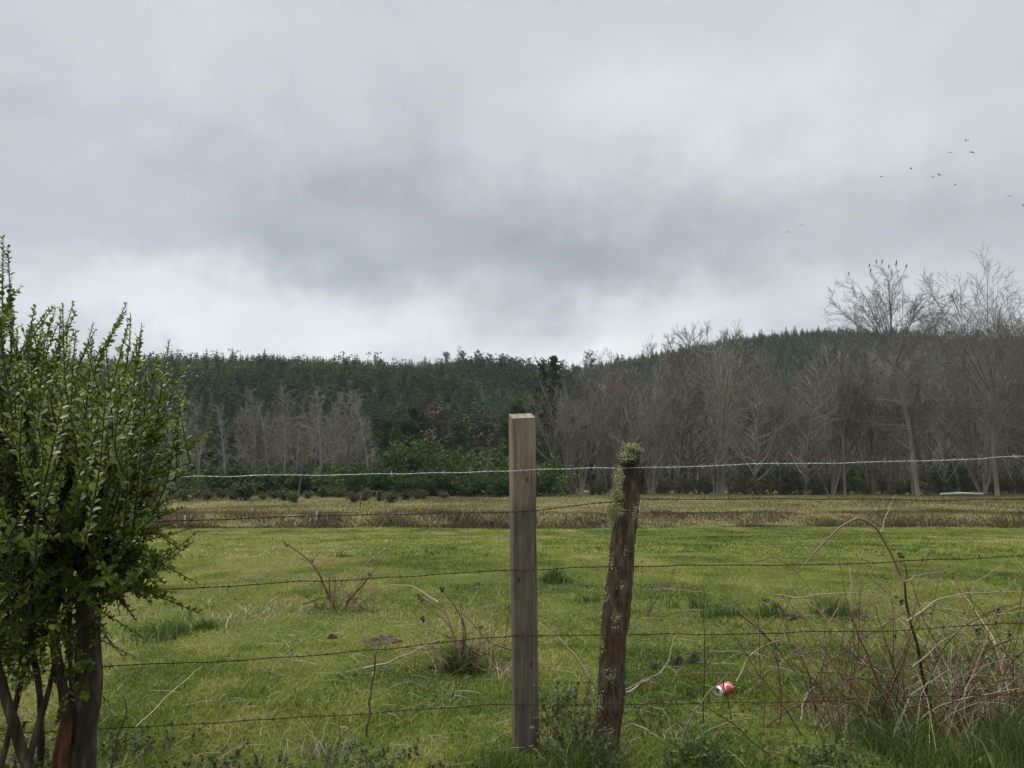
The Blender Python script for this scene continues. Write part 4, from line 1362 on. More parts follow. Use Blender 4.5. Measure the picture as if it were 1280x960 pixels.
for px, py in ((75, 830), (95, 880), (60, 850), (85, 800), (110, 860), (20, 820), (70, 905), (105, 835)):   # few low sprigs on the trunk
    p = at(px, py, YS - .1); d = norm(rs.normal(0, 1, 3) * [1, .6, .6])
    shoots.append((np.array([p, p + d * .05, p + d * .1 + [0, 0, .02]]), .8))
lf = MB(); tw = MB()
for sh, dn in shoots:
    L = np.linalg.norm(np.diff(sh, axis=0), axis=1).sum()
    n = max(6, int(L / .035))
    P = smooth_line(sh, n)
    tubes(tw, P - sroot, np.linspace(.0030, .0012, n), 4, rs.uniform(.2, .6))
    m = int(L / .0058 * dn)
    t = np.linspace(.04, 1, m) * (n - 1); i = np.clip(t.astype(int), 0, n - 2); w = (t - i)[:, None]
    pos = P[i] * (1 - w) + P[i + 1] * w
    T = norm(P[i + 1] - P[i])
    ref = norm(np.cross(T, np.array([.3, 1, .2]))); ref2 = np.cross(T, ref)
    a = np.arange(m) * 2.4 + rs.normal(0, .4, m)
    rad = ref * np.cos(a)[:, None] + ref2 * np.sin(a)[:, None]
    d = norm(T * .55 + rad * .85 + np.array([0, 0, .15]) + rs.normal(0, .15, (m, 3)))
    up = norm(T - d * (T * d).sum(1, keepdims=True) + rs.normal(0, .2, (m, 3)))
    tt = np.linspace(0, 1, m)
    ln = .0195 * (1.1 - .5 * tt ** 2) * rs.uniform(.5, 1.5, m) * rs.uniform(.8, 1.2)
    age = np.clip(.36 + .30 * tt + rs.normal(0, .15, m) + rs.normal(0, .12), 0, 1)
    leaves(lf, pos - sroot, d, up, ln, ln * rs.uniform(.55, .74, m), age, .16)
# inner branchlets joining stems to shoots
allst = np.concatenate(ST_)
B = len(shoots)
base = np.array([s[0][0] for s in shoots])
hi = allst[allst[:, 2] > .80]
allst = hi
j = np.array([np.argmin(((allst - b) ** 2).sum(1) * rs.uniform(.4, 1.6, len(allst)) + .5 * np.maximum(0, allst[:, 2] - b[2])) for b in base])
A = allst[j]
mid = (A + base) / 2 + rs.normal(0, .03, (B, 3)) + np.array([0, 0, -.02])
q = np.linspace(0, 1, 8)[None, :, None]
PP = A[:, None] * (1 - q) ** 2 + 2 * mid[:, None] * q * (1 - q) + base[:, None] * q ** 2
keep = np.linalg.norm(A - base, axis=1) < .30
tubes(tw, PP[keep] - sroot, np.tile(np.linspace(.0038, .0022, 8), (keep.sum(), 1)), 4, rs.uniform(.1, .7, keep.sum()))
obj('twig', tw, M['darkbark'], shrub)
obj('foliage', lf, M['shrubleaf'], shrub)

# ------------------------------------------------------------------ brambles
def bramble(label, base_px, Y, lines, n_rand, spread, hts, seeds, seed, leaf_n=0, extra_leaf=()):
    r = np.random.default_rng(seed)
    b = at(base_px[0], base_px[1], Y); b[2] = float(gz(b[0], b[1]))
    root = thing('bramble', label, 'bramble', tuple(b))
    mb = MB()
    tipsl = []
    for ln in lines:
        pts, w, c = ln[0], ln[1], ln[2]
        dy0, dy1 = r.uniform(-.12, .12, 2)
        P3 = np.array([at(p[0], p[1], Y + dy0 + (dy1 - dy0) * k / (len(pts) - 1)) for k, p in enumerate(pts)])
        P = smooth_line(P3, 22)
        P += (np.stack([vnoise(np.arange(22.), np.full(22, s * 7.), 3, seed + s) for s in (1, 2, 3)], 1) - .5) * .012
        rad = np.linspace(w, w * .4, 22) / 2 / F * Y * (.95 if w >= 4 or Y > 4 else .7)
        n = 22
        cm = MB(); tubes(cm, P - b, rad, 5, c)
        tipsl.append(P)
        # prickles
        m = 16
        k = r.integers(1, 21, m); d = norm(r.normal(size=(m, 3)))
        tubes(cm, np.stack([P[k], P[k] + d * .008], 1) - b, np.tile([.0016, .0003], (m, 1)), 3, c)
        obj('cane', cm, M['cane'], root)
    for k in range(n_rand):
        u = r.normal(0, .55, 2)
        s = b + np.array([u[0] * spread * .6, u[1] * spread * .35, 0]); s[2] = float(gz(s[0], s[1]))
        az = r.uniform(0, 6.28); tl = r.uniform(R(4), R(52))
        d = np.array([[math.cos(az) * math.sin(tl) * 1.2, math.sin(az) * math.sin(tl) * .6, math.cos(tl)]])
        P, Q = grow(s[None], d, np.array([hts * r.uniform(.35, 1.15)]), np.array([.0030]), np.array([.0011]), 16, .10, -.055, r)
        c = r.choice([.05, .12, .2, .28, .34, .4, .48, .75])
        tubes(mb, P - b, Q * r.uniform(.6, 1.15), 4, c)
        if r.random() < .85:
            S, D, t, rad = sprout(P, Q, 4, .2, 1, R(50), R(15), r)
            P1, Q1 = grow(S, D, r.uniform(.05, .2, 4), np.full(4, .0013), np.full(4, .0006), 6, .12, -.02, r)
            tubes(mb, P1 - b, Q1, 3, min(1, c + .15))
        tipsl.append(P[0])
    tag(obj('thin_stems', mb, M['cane'], root), kind='stuff')
    if seeds or n_rand > 30:
        pts = [at(px, py, Y + r.uniform(-.1, .1)) for px, py in seeds]
        for p in pts:
            sm = MB(); m = 26
            pos = p + r.normal(0, .008, (m, 3))
            quads(sm, pos - b, r.uniform(.006, .016, m), r.random(m), 1.3, 0, r)
            obj('seed_head', sm, M['seed'], root)
    if leaf_n or extra_leaf:
        lm = MB()
        al = np.concatenate(tipsl)
        pos = al[r.integers(0, len(al), leaf_n)] + r.normal(0, .01, (leaf_n, 3)) if leaf_n else np.zeros((0, 3))
        ex = [at(px, py, Y + r.normal(0, .03)) for px, py, k in extra_leaf for _ in range(k)]
        if ex:
            pos = np.concatenate([pos, np.array(ex) + r.normal(0, .02, (len(ex), 3))])
        m = len(pos)
        d = norm(r.normal(size=(m, 3)) * [1, 1, .7]); up = norm(r.normal(size=(m, 3)) * [.4, .4, 1] + [0, -.4, .6])
        sz = np.where(np.arange(m) < leaf_n, r.uniform(.010, .022, m), r.uniform(.028, .045, m))
        leaves(lm, pos - b, d, up, sz, sz * .6, np.clip(r.normal(.45, .2, m), 0, 1), .2)
        obj('leaves', lm, M['weed'], root)
    return root


def crop(ox, oy, s, pts):
    return [(ox + x / s, oy + y / s) for x, y in pts]


C1 = lambda *p: crop(920, 620, 2.822, p)
BL = [
    (C1((708, 850), (690, 760), (660, 640), (630, 480), (605, 385), (590, 300)), 5.5, .03),
    (C1((590, 300), (545, 200), (505, 125), (470, 92), (430, 78), (370, 110), (300, 180), (215, 270)), 4.2, .55),
    (C1((420, 200), (460, 265), (520, 330), (580, 385), (620, 440)), 2.6, .8),
    (C1((548, 790), (500, 650), (450, 530), (410, 420), (395, 390)), 4.0, .22),
    (C1((0, 405), (80, 470), (150, 540), (222, 640)), 3.0, .08),
    (C1((755, 790), (800, 690), (830, 620), (870, 555), (965, 505)), 4.2, .12),
    (C1((600, 440), (700, 370), (800, 345), (900, 340), (1016, 335)), 3.0, .85),
    (C1((620, 600), (720, 520), (830, 455), (930, 420), (1010, 380)), 3.0, .75),
    (C1((135, 345), (230, 360), (330, 345), (450, 345), (560, 360), (600, 420)), 2.8, .8),
    (C1((680, 630), (780, 560), (860, 460), (1000, 385)), 2.6, .6),
    (C1((395, 880), (430, 770), (480, 650), (500, 620)), 3.0, .3),
    (C1((228, 785), (240, 720), (275, 670)), 3.0, .95),
    (C1((255, 708), (330, 735), (410, 782)), 3.2, .9),
    (C1((0, 650), (50, 560), (110, 522), (175, 505)), 2.4, .8),
    (C1((590, 300), (650, 280), (750, 262)), 2.4, .7),
    (C1((510, 122), (535, 60), (562, -5)), 1.6, .9),
    (C1((395, 235), (408, 300), (405, 390)), 2.0, .9),
    (C1((160, 350), (300, 480), (440, 515), (480, 560)), 2.5, .75),
    (C1((60, 230), (140, 215), (220, 270), (260, 330)), 1.8, .35),
    (C1((600, 300), (600, 230), (560, 290)), 2, .3),
    (C1((510, 350), (540, 470), (600, 580)), 2.2, .9),
    (C1((330, 440), (380, 350), (460, 270), (530, 340)), 2.2, .5),
    (C1((260, 370), (340, 440), (420, 480), (520, 500), (640, 560)), 2.4, .6),
    (C1((290, 530), (345, 610), (400, 690)), 2.4, .85),
    (C1((640, 420), (720, 400), (800, 440), (850, 445)), 1.8, .25),
    (C1((610, 615), (700, 670), (790, 700)), 2.4, .9),
    (C1((770, 750), (790, 650), (800, 570)), 3.2, .75),
    (C1((935, 720), (940, 600), (930, 500)), 1.8, .6), (C1((985, 700), (990, 560), (985, 470)), 1.8, .5),
    (C1((230, 630), (270, 720), (320, 830)), 2.8, .15),
    (C1((880, 800), (870, 700), (900, 600), (960, 520)), 2.0, .3),
]
bramble('big tangled bramble with one tall arching cane and dark seed heads', (1150, 905), 3.5, BL, 165, .95, .78,
        C1((105, 367), (142, 388), (205, 428), (920, 405), (858, 478), (885, 695), (868, 780), (862, 800), (880, 790), (580, 212), (590, 375), (960, 492), (845, 770)), 601, 260,
        [(px, py, k) for (px, py), k in zip(C1((830, 570), (845, 610), (820, 590), (850, 690)), (4, 4, 3, 2))])

C2 = lambda *p: crop(320, 660, 3.2, p)
BM = [
    (C2((835, 570), (800, 450), (760, 340), (690, 290), (650, 270)), 3.6, .5), (C2((905, 515), (830, 460), (740, 422), (690, 405)), 3.2, .2),
    (C2((820, 540), (840, 400), (790, 300), (740, 240)), 2.8, .12), (C2((1024, 490), (920, 450), (850, 360), (800, 320)), 2.6, .3),
    (C2((810, 480), (770, 380), (690, 315)), 3.2, .45), (C2((730, 300), (640, 235), (550, 225), (470, 245)), 2.0, .85),
    (C2((430, 566), (560, 525), (660, 480), (745, 440)), 2.8, .85), (C2((700, 575), (850, 574), (960, 560), (1030, 572)), 2.6, .85),
    (C2((830, 560), (870, 440), (880, 330), (940, 310)), 2.0, .7), (C2((790, 520), (730, 500), (690, 460)), 2.0, .3),
    (C2((820, 560), (830, 450), (820, 330), (830, 270)), 2.2, .2), (C2((900, 510), (960, 470), (1024, 430)), 1.8, .7), (C2((860, 540), (960, 590), (1030, 600)), 2.0, .6),
]
bramble('tangled leafless bramble with a dark grass tuft at its foot, left of the squared post', (578, 838), 4.5, BM, 46, .34, .42,
        C2((650, 275), (665, 292), (672, 365), (897, 398), (742, 240), (744, 250), (705, 560)), 602, 40)
BS = [
    (C2((300, 300), (265, 200), (200, 120), (125, 65)), 3.0, .2), (C2((360, 300), (430, 225), (465, 178)), 3.2, .3), (C2((390, 220), (450, 130), (545, 65)), 2.2, .75),
    (C2((300, 290), (290, 200), (305, 165)), 2.0, .3), (C2((185, 305), (240, 288), (300, 275)), 2.0, .2), (C2((380, 330), (430, 290), (470, 240)), 2.0, .85), (C2((355, 290), (350, 200), (330, 170)), 1.6, .6),
    (C2((310, 290), (320, 220), (310, 180)), 1.8, .5), (C2((360, 300), (420, 240), (510, 120), (545, 20)), 1.5, .4),
]
bramble('small bramble clump with few bare canes, farther back in the pasture', (425, 757), 6.5, BS, 30, .40, .4,
        C2((120, 65), (126, 70), (225, 130), (455, 185), (205, 275)), 603, 40)

# ------------------------------------------------------------------ sticks and loose canes
def stick(label, pts, Y, w0, w1, mat, name='stick', cat='stick', n=20, base_z=True):
    P3 = np.array([at(p[0], p[1], Y + (p[2] if len(p) > 2 else 0)) for p in pts])
    P = smooth_line(P3, n)
    o_ = P[0].copy()
    mb = MB()
    P = P + (np.stack([vnoise(np.arange(n) * 1., np.full(n, s * 5.), 1.7, int(P3[0, 0] * 100) % 99 + s) for s in (1, 2, 3)], 1) - .5) * .012
    tubes(mb, P - o_, np.linspace(w0, w1, n) / 2 / F * Y * .62, 6, np.clip(.35 + (P[0, 0] * 7.3) % .4, 0, 1))
    return tag(obj(name, mb, mat, None, True, tuple(o_)), label, cat)


stick('thin dark upright stick hanging from the fourth wire', [(457, 922), (463, 880), (467, 845), (472, 808)], 3.04, 4.5, 3.2, M['darkstick'])
stick('long pale cane leaning against the old log post', [(742, 862, .0), (724, 826, .05), (700, 798, .1), (674, 778, .14)], 3.35, 5, 2.2, M['straw'], 'dry_cane', 'cane')
stick('pale cane curving up to the right from behind the log post', [(772, 872, .0), (800, 855, .15), (826, 842, .3), (838, 822, .33), (842, 795, .35)], 3.4, 5, 2, M['straw'], 'dry_cane', 'cane')
stick('brown cane beside the curving pale one behind the log post', [(775, 868, .0), (800, 850, .1), (832, 841, .3)], 3.38, 3.5, 2, M['stick'], 'dry_cane', 'cane')
stick('broken pale cane lying right of the log post', [(788, 903), (815, 917), (842, 936)], 3.3, 3.6, 2.4, M['straw'], 'dry_cane', 'cane')
stick('thin bent stalk standing over the broken pale cane', [(842, 936), (838, 905), (833, 888), (800, 878)], 3.28, 2.2, 1.3, M['straw'], 'dry_stalk', 'stalk')
stick('brown cane rising past the red can', [(850, 935, 0), (862, 895, .02), (880, 872, .05), (905, 850, .06), (910, 842, .06)], 3.25, 5, 1.8, M['stick'], 'brown_cane', 'cane')
stick('low arching cane between the red can and the big bramble', [(862, 930, 0), (890, 912, .0), (920, 900, .0), (950, 898, .0)], 3.22, 2.6, 1.8, M['stick'], 'brown_cane', 'cane')
stick('pale dry stalk in the grass left of the squared post foot', [(560, 922), (545, 918), (528, 924)], 3.35, 2.4, 1.6, M['straw'], 'dry_stalk', 'stalk')
stick('short dark twig standing in front of the squared post', [(602, 965), (603, 945), (604, 930)], 3.1, 2.6, 1.8, M['darkstick'], 'twig', 'twig')
stick('pale dry stalk leaning beside the left shrub', [(160, 965), (172, 945), (188, 926)], 2.95, 3.4, 2.4, M['straw'], 'dry_stalk', 'stalk')
stick('thin dark sapling stem right of the left shrub', [(138, 975), (146, 920, .0), (152, 905, .0), (160, 885, .0), (155, 868, 0)], 2.9, 4.0, 2, M['darkstick'], 'sapling', 'sapling')
stick('long thin straw slanting through the grass right of the left shrub', [(170, 910), (205, 872, .3), (255, 832, .7)], 3.3, 2.0, 1.2, M['straw'], 'dry_stalk', 'stalk')
stick('thin brown stem in the grass between shrub and hanging stick', [(420, 960), (424, 920), (425, 900)], 3.1, 3.2, 1.6, M['darkstick'], 'twig', 'twig')
stick('crossed pale straw at the frame bottom left of the posts', [(418, 962), (428, 948), (432, 942)], 3.1, 3, 2, M['straw'], 'dry_stalk', 'stalk')
stick('bleached straw leaning at the foot of the squared post', [(682, 952), (672, 940), (663, 932)], 3.05, 3, 2, M['straw'], 'dry_stalk', 'stalk')
stick('long pale cane lying low across the grass beyond the log post', [(808, 737), (850, 737, .02), (890, 741, .02)], 7.2, 1.6, 1.2, M['straw'], 'dry_cane', 'cane')

# ------------------------------------------------------------------ drinks can
def build_can():
    Yc = 4.13
    an = math.atan((859 - 480) / F) - TH
    for _ in range(8):
        zc = float(gz(xat(892, Yc), Yc)) + .03; Yc = (1.05 - zc) / math.tan(an)
    c = np.array([xat(892, Yc), Yc, zc])
    root = thing('drinks_can', 'crumpled red and white drinks can lying in the grass', 'can', tuple(c - np.array([0, 0, .011])))
    root.scale = (.86, .86, .86)
    ax = norm(np.array([.80, .58, .10])); sx = norm(np.cross(ax, [0, 0, 1])); sz = np.cross(sx, ax)
    K = 40

    def lathe(mb, prof, m=0, a0=0, a1=2 * math.pi, dent=True):
        a = np.linspace(a0, a1, K)
        V = []
        for t, r0 in prof:
            rr = np.full(K, r0)
            if dent:
                rr = r0 * (1 - .22 * np.exp(-((a - 1.2) / .5) ** 2 - ((t - .01) / .02) ** 2) - .24 * np.exp(-((a - 4.2) / .5) ** 2 - ((t - .012) / .016) ** 2) - .22 * np.exp(-((a - 2.6) / .6) ** 2 - ((t + .02) / .02) ** 2))
            V.append(ax * t + sx * (rr * np.cos(a))[:, None] + sz * (rr * np.sin(a))[:, None])
        V = np.array(V); n = len(prof)
        i = np.arange(n * K).reshape(n, K)
        Fq = np.stack([i[:-1, :-1], i[:-1, 1:], i[1:, 1:], i[1:, :-1]], -1).reshape(-1, 4)
        mb.add(V.reshape(-1, 3), Fq, m=m)
    h = .058
    mb = MB()
    body = [(-h + .010, .0325)] + [(t, .033) for t in np.linspace(-h + .014, h - .010, 14)] + [(h - .004, .030), (h, .026)]
    lathe(mb, body)
    obj('body', mb, M['canred'], root, True)
    mb = MB()
    lathe(mb, [(-h + .012, .0335), (-h + .004, .0305), (-h - .001, .0275), (-h - .002, .0285), (-h + .0005, .0260), (-h + .004, .0245), (-h + .005, .0120), (-h + .005, .0001)], dent=False)
    obj('lid', mb, M['canmetal'], root, True); mb = MB()
    lathe(mb, [(h - .0005, .0262), (h + .001, .0245), (h - .004, .020), (h - .007, .0001)], dent=False)
    obj('bottom', mb, M['canmetal'], root, True)
    mb = MB()
    a = np.linspace(0, 6.283, 24)
    V = np.array([ax * (-h + .0042) + sx * (.0085 * math.cos(t)) + sz * (.013 * math.sin(t) + .006) for t in a] + [ax * (-h + .0042) + sz * .006])
    mb.add(V, [[k, (k + 1) % 24, 24] for k in range(24)])
    obj('opening', mb, M['candark'], root)
    # two white swoosh bands printed on the side, as thin curved sheets 0.4 mm proud
    mb = MB()
    for ph, w in ((.6, .007), (2.2, .005), (3.4, .006), (4.9, .006)):
        t = np.linspace(-h + .018, h - .014, 26)
        an = ph + .55 * np.sin((t + .02) * 62)
        V = []
        for k in range(26):
            ww = w * (.55 + .6 * abs(math.sin(k / 25 * 3.14)))
            for e in (-1, 0, 1):
                aa = an[k] + e * ww / .033
                V.append(ax * t[k] + (sx * math.cos(aa) + sz * math.sin(aa)) * .0336)
        i = np.arange(26 * 3).reshape(26, 3)
        Fq = np.stack([i[:-1, :-1], i[:-1, 1:], i[1:, 1:], i[1:, :-1]], -1).reshape(-1, 4)
        mb.add(np.array(V), Fq)
    o = obj('printed_band', mb, M['canwhite'], root, True)


build_can()

# ------------------------------------------------------------------ cow pats and lumps
def pat(px, py, wpx, lab, mat, hgt=.04, seed=0, name='cow_pat', cat='dung', lumpy=.4):
    ang = math.atan((py - 480) / F) - TH
    Y = 1.05 / math.tan(ang)
    for _ in range(6):
        x = xat(px, Y); Y = (1.05 - float(gz(x, Y))) / math.tan(ang)
    w = wpx / F * Y / 2
    K, n = 64, 16
    a = np.arange(K) * 2 * math.pi / K
    V = []
    for j in range(n):
        f = j / (n - 1)
        rr = w * (1 - f ** 2.2) * (1 + (vnoise(np.cos(a) * 2 + 5, np.sin(a) * 2 + 5, .7, seed) - .5) * .7)
        zz = hgt * (f ** .6) * (1 + (vnoise(np.cos(a) * 3 + 9 + f * 3, np.sin(a) * 3 + 5, .5, seed + 4) - .5) * lumpy * 2 * (f > 0)) + (vnoise(np.cos(a) * 9 * (1.1 - f) + 30, np.sin(a) * 9 * (1.1 - f) + 7, .9, seed + 6) - .5) * hgt * .7
        V.append(np.stack([np.cos(a) * rr, np.sin(a) * rr * .85, zz - .010], 1))
    V = np.concatenate(V); i = np.arange(n * K).reshape(n, K)
    Fq = np.stack([i[:-1], np.roll(i[:-1], -1, 1), np.roll(i[1:], -1, 1), i[1:]], -1).reshape(-1, 4)
    mb = MB(); mb.add(V, Fq)
    return tag(obj(name, mb, mat, None, True, (xat(px, Y), Y, float(gz(xat(px, Y), Y)))), lab, cat)


pat(482, 802, 46, 'large grey brown dried cow pat behind the top of the hanging stick', M['drydung'], .026, 1, lumpy=.8)
pat(424, 798, 12, 'small dark lump of dung left of the large dried cow pat', M['dung'], .03, 2)
pat(386, 801, 20, 'flat dull dung patch left of the small dark lump', M['drydung'], .012, 3)
pat(839, 833, 18, 'round black dung lump nearest the curving cane tip', M['dung'], .05, 4)
pat(858, 829, 16, 'black dung lump right of the round one, behind the can', M['dung'], .045, 5)
pat(812, 836, 13, 'brownish dung lump left of the two black ones', M['dung'], .03, 6)
pat(852, 872, 12, 'small dark lump just left of the red can', M['dung'], .03, 7)
pat(826, 737, 34, 'grey flat board like stone out in the pasture right of the log post', M['drydung'], .03, 8, 'flat_stone', 'stone', .2)
pat(598, 731, 8, 'tiny dark lump in the pasture left of the squared post', M['dung'], .03, 9)

# ------------------------------------------------------------------ grass tussocks and weeds
def ground_Y(px, py):
    ang = math.atan((py - 480) / F) - TH
    Y = 1.05 / math.tan(ang)
    for _ in range(6):
        Y = (1.05 - float(gz(xat(px, Y), Y))) / math.tan(ang)
    return Y


def tussock(px, py, wpx, hpx, n, lab, seed, mat='lush', lean=.6, bias=.4):
    r = np.random.default_rng(seed)
    Y = ground_Y(px, py); x0 = xat(px, Y); z0 = float(gz(x0, Y))
    w = wpx / F * Y / 2; h = hpx / F * Y
    x = x0 + r.normal(0, .55, n) * w; y = Y + r.normal(0, .55, n) * min(w, .5)
    kp = (fbm(x, y, .16 + .02 * Y, seed, 2) > .46) | (w < .2); x = x[kp]; y = y[kp]; n = len(x)
    z = gz(x, y) - z0 - .004
    mb = MB()
    hh = h * r.uniform(.25, 1.15, n) * np.exp(-((x - x0) / w) ** 2 * .6) * (.5 + vnoise(x, y, .07 + .01 * Y, seed + 3))
    blades(mb, x - x0, y - Y, hh, np.maximum(.003, .0011 * Y) * r.uniform(.7, 1.3, n), np.clip(r.normal(bias, .25, n), 0, 1), lean * 1.6, z, r=r)
    return tag(obj('grass_tussock', mb, M[mat], None, False, (x0, Y, z0)), lab, 'grass tuft')


tussock(215, 797, 80, 20, 900, 'bright green grass patch beside the left shrub', 1)
tussock(272, 786, 36, 14, 250, 'small green grass patch right of the larger one by the shrub', 2)
tussock(690, 727, 34, 16, 420, 'bright green tuft between the posts behind the third wire', 3)
tussock(578, 840, 40, 34, 600, 'dark green tuft at the foot of the middle bramble', 4, bias=.15)
tussock(850, 763, 60, 24, 500, 'broad green tuft in the pasture right of the log post', 5)
tussock(890, 770, 50, 16, 300, 'green tuft just right of the broad one past the log post', 6)
tussock(960, 772, 70, 20, 600, 'broad green patch behind the left of the big bramble', 7)
tussock(1030, 770, 60, 22, 500, 'green patch behind the middle of the big bramble', 8)
tussock(425, 762, 60, 14, 300, 'low green tuft under the farther small bramble', 9, bias=.5)
tussock(430, 697, 34, 7, 200, 'distant green tuft behind the farther small bramble', 10)
tussock(735, 752, 40, 12, 200, 'faint green tuft left of the log post middle', 11)
tussock(860, 690, 40, 6, 160, 'distant green tuft right of the log post', 12)
tussock(1150, 695, 50, 8, 200, 'distant green tuft behind the tall arching cane', 13)
for i, (px, py, w, h, n, lab) in enumerate(((1080, 948, 130, 56, 900, 'dense tall grass under the left side of the big bramble'), (1180, 955, 150, 54, 1000, 'dense tall grass under the middle of the big bramble'),
                                            (1260, 950, 110, 60, 800, 'tall grass under the right side of the big bramble'), (1090, 915, 80, 50, 600, 'fresh green grass clump at the foot of the reddish cane'),
                                            (870, 950, 70, 36, 500, 'grass clump at the foot of the brown cane near the can'), (625, 962, 90, 30, 600, 'grass clump at the foot of the squared post'), (730, 965, 90, 40, 700, 'grass clump in front of the log post'))):
    tussock(px, py, w, h, n, lab, 30 + i, 'lush', .55, .3)
for i, (px, py, w, h, n, lab) in enumerate(((1230, 900, 120, 110, 160, 'dry upright stalks at the right of the big bramble'), (1110, 930, 150, 90, 140, 'dry upright stalks standing in the big bramble'), (1015, 905, 60, 40, 90, 'dry straw tuft at the left foot of the big bramble'), (540, 880, 120, 12, 150, 'flattened straw patch below the middle bramble'),
                                            (640, 850, 60, 30, 120, 'dry straw tuft at the right of the middle bramble'), (405, 950, 90, 40, 90, 'sparse dry straws at the bottom left of the posts'), (800, 925, 120, 25, 120, 'loose straw right of the log post foot'), (330, 765, 160, 14, 420, 'pale straw patch in the pasture beyond the shrub'))):
    tussock(px, py, w, h, n, lab, 50 + i, 'straw', .8, .5)


def weed(px, py, wpx, hpx, n_st, lab, seed, leafL=.022):
    r = np.random.default_rng(seed)
    Y = ground_Y(px, py); x0 = xat(px, Y); z0 = float(gz(x0, Y))
    root = thing('weed', lab, 'weed', (x0, Y, z0))
    w = wpx / F * Y / 2; h = hpx / F * Y
    s = np.stack([r.normal(0, .5, n_st) * w, r.normal(0, .5, n_st) * min(w, .2 if hpx > 20 else .5), np.zeros(n_st)], 1)
    s[:, 2] = gz(s[:, 0] + x0, s[:, 1] + Y) - z0
    P, Q = grow(s, norm(np.stack([r.normal(0, .4, n_st), r.normal(0, .3, n_st), np.ones(n_st)], 1)), h * r.uniform(.35, 1.05, n_st), np.full(n_st, .0018), np.full(n_st, .0009), 9, .12, 0, r)
    mb = MB(); tubes(mb, P, Q, 4, .3); obj('stem', mb, M['cane'], root)
    m = 13
    S, D, t, rad = sprout(P, Q, m, .1, 1, R(65), R(14), r)
    ln = leafL * r.uniform(.5, 1.25, len(S))
    lm = MB()
    leaves(lm, S, D, norm(r.normal(0, .4, (len(S), 3)) + [0, -.3, 1]), ln, ln * .58, np.clip(r.normal(.4, .2, len(S)), 0, 1), .2)
    obj('leaves', lm, M['weed'], root)


weed(716, 952, 70, 110, 28, 'leafy dark green weed filling the gap between the two posts', 1)
weed(700, 900, 60, 60, 20, 'thin leafy weed behind the gap between the posts', 2)
weed(806, 770, 26, 75, 9, 'leafy sprig standing right behind the log post', 3)
weed(745, 975, 70, 80, 14, 'leafy weed climbing the front of the log post foot', 4, .018)
weed(805, 905, 60, 50, 10, 'sparse weed right of the log post foot', 5, .016)
weed(850, 960, 90, 30, 22, 'low leafy weed right of the posts at the bottom', 6, .018)
weed(300, 965, 160, 16, 60, 'low clover like weed at the bottom beside the left shrub', 7, .014)
weed(480, 960, 180, 16, 70, 'low clover like weed at the bottom below the hanging stick', 8, .014)
weed(200, 940, 90, 30, 24, 'small weed beside the foot of the left shrub', 9, .016)
weed(1010, 950, 110, 24, 40, 'low leafy weed left of the big bramble foot', 10, .016)
weed(60, 985, 110, 60, 30, 'leafy weed at the foot of the left shrub stems', 11, .02)


def litter():
    r = np.random.default_rng(900)
    # flat clover and moss leaves between the blades
    x, y = scatter(2.2, 8.5, 900, r)
    k = fbm(x, y * .7, .5, 301, 3) > .52; x, y = x[k], y[k]; n = len(x)
    pos = np.stack([x, y, gz(x, y) + r.uniform(.004, .022, n)], 1)
    d = norm(r.normal(size=(n, 3)) * [1, 1, .3]); up = norm(r.normal(size=(n, 3)) * .35 + [0, -.1, 1])
    ln = r.uniform(.007, .016, n)
    mb = MB(); leaves(mb, pos, d, up, ln, ln * .75, np.clip(.25 + (fbm(x, y, .3, 303) - .5) + r.normal(0, .13, n), 0, 1), .15)
    tag(obj('clover', mb, M['weed']), 'low dark green clover leaves in patches between the grass blades', 'clover', kind='stuff')
    # brown dead thatch in patches
    x, y = scatter(2.2, 12, 700, r)
    k = fbm(x, y * .6, .6, 311, 3) > .55; x, y = x[k], y[k]; n = len(x)
    mb = MB(); blades(mb, x, y, r.uniform(.006, .022, n), np.where(y < 6, .004, .008) * r.uniform(.7, 1.4, n), np.clip(r.normal(.35, .22, n), 0, 1), 3.2, r=r)
    tag(obj('dead_thatch', mb, M['thatch']), 'flattened brown dead grass showing in patches of the turf', 'dead grass', kind='stuff')
    r = np.random.default_rng(900)
    x, y = scatter(2.4, 7, 14, r)
    n = len(x)
    pos = np.stack([x, y, gz(x, y) + .012], 1)
    d = norm(r.normal(size=(n, 3)) * [1, 1, .25]); up = norm(r.normal(size=(n, 3)) * .4 + [0, 0, 1])
    ln = r.uniform(.010, .024, n)
    mb = MB(); leaves(mb, pos, d, up, ln, ln * .5, r.random(n), .25)
    tag(obj('leaf_litter', mb, M['thatch']), 'dry fallen leaves and bits scattered in the grass', 'leaf litter', kind='stuff')
    x, y = scatter(2.4, 7, 30, r); n = len(x)
    mb = MB()
    a = r.uniform(0, 6.28, n); L = r.uniform(.05, .18, n)
    p = np.stack([x, y, gz(x, y) + .015], 1); q = p + np.stack([np.cos(a) * L, np.sin(a) * L, r.uniform(0, .02, n)], 1)
    tubes(mb, np.stack([p, (p + q) / 2 + [0, 0, .006], q], 1), np.tile([.0012, .0011, .0007], (n, 1)), 4, r.random(n))
    tag(obj('straw_litter', mb, M['straw']), 'thin dead straws lying over the grass', 'straw', kind='stuff')


litter()

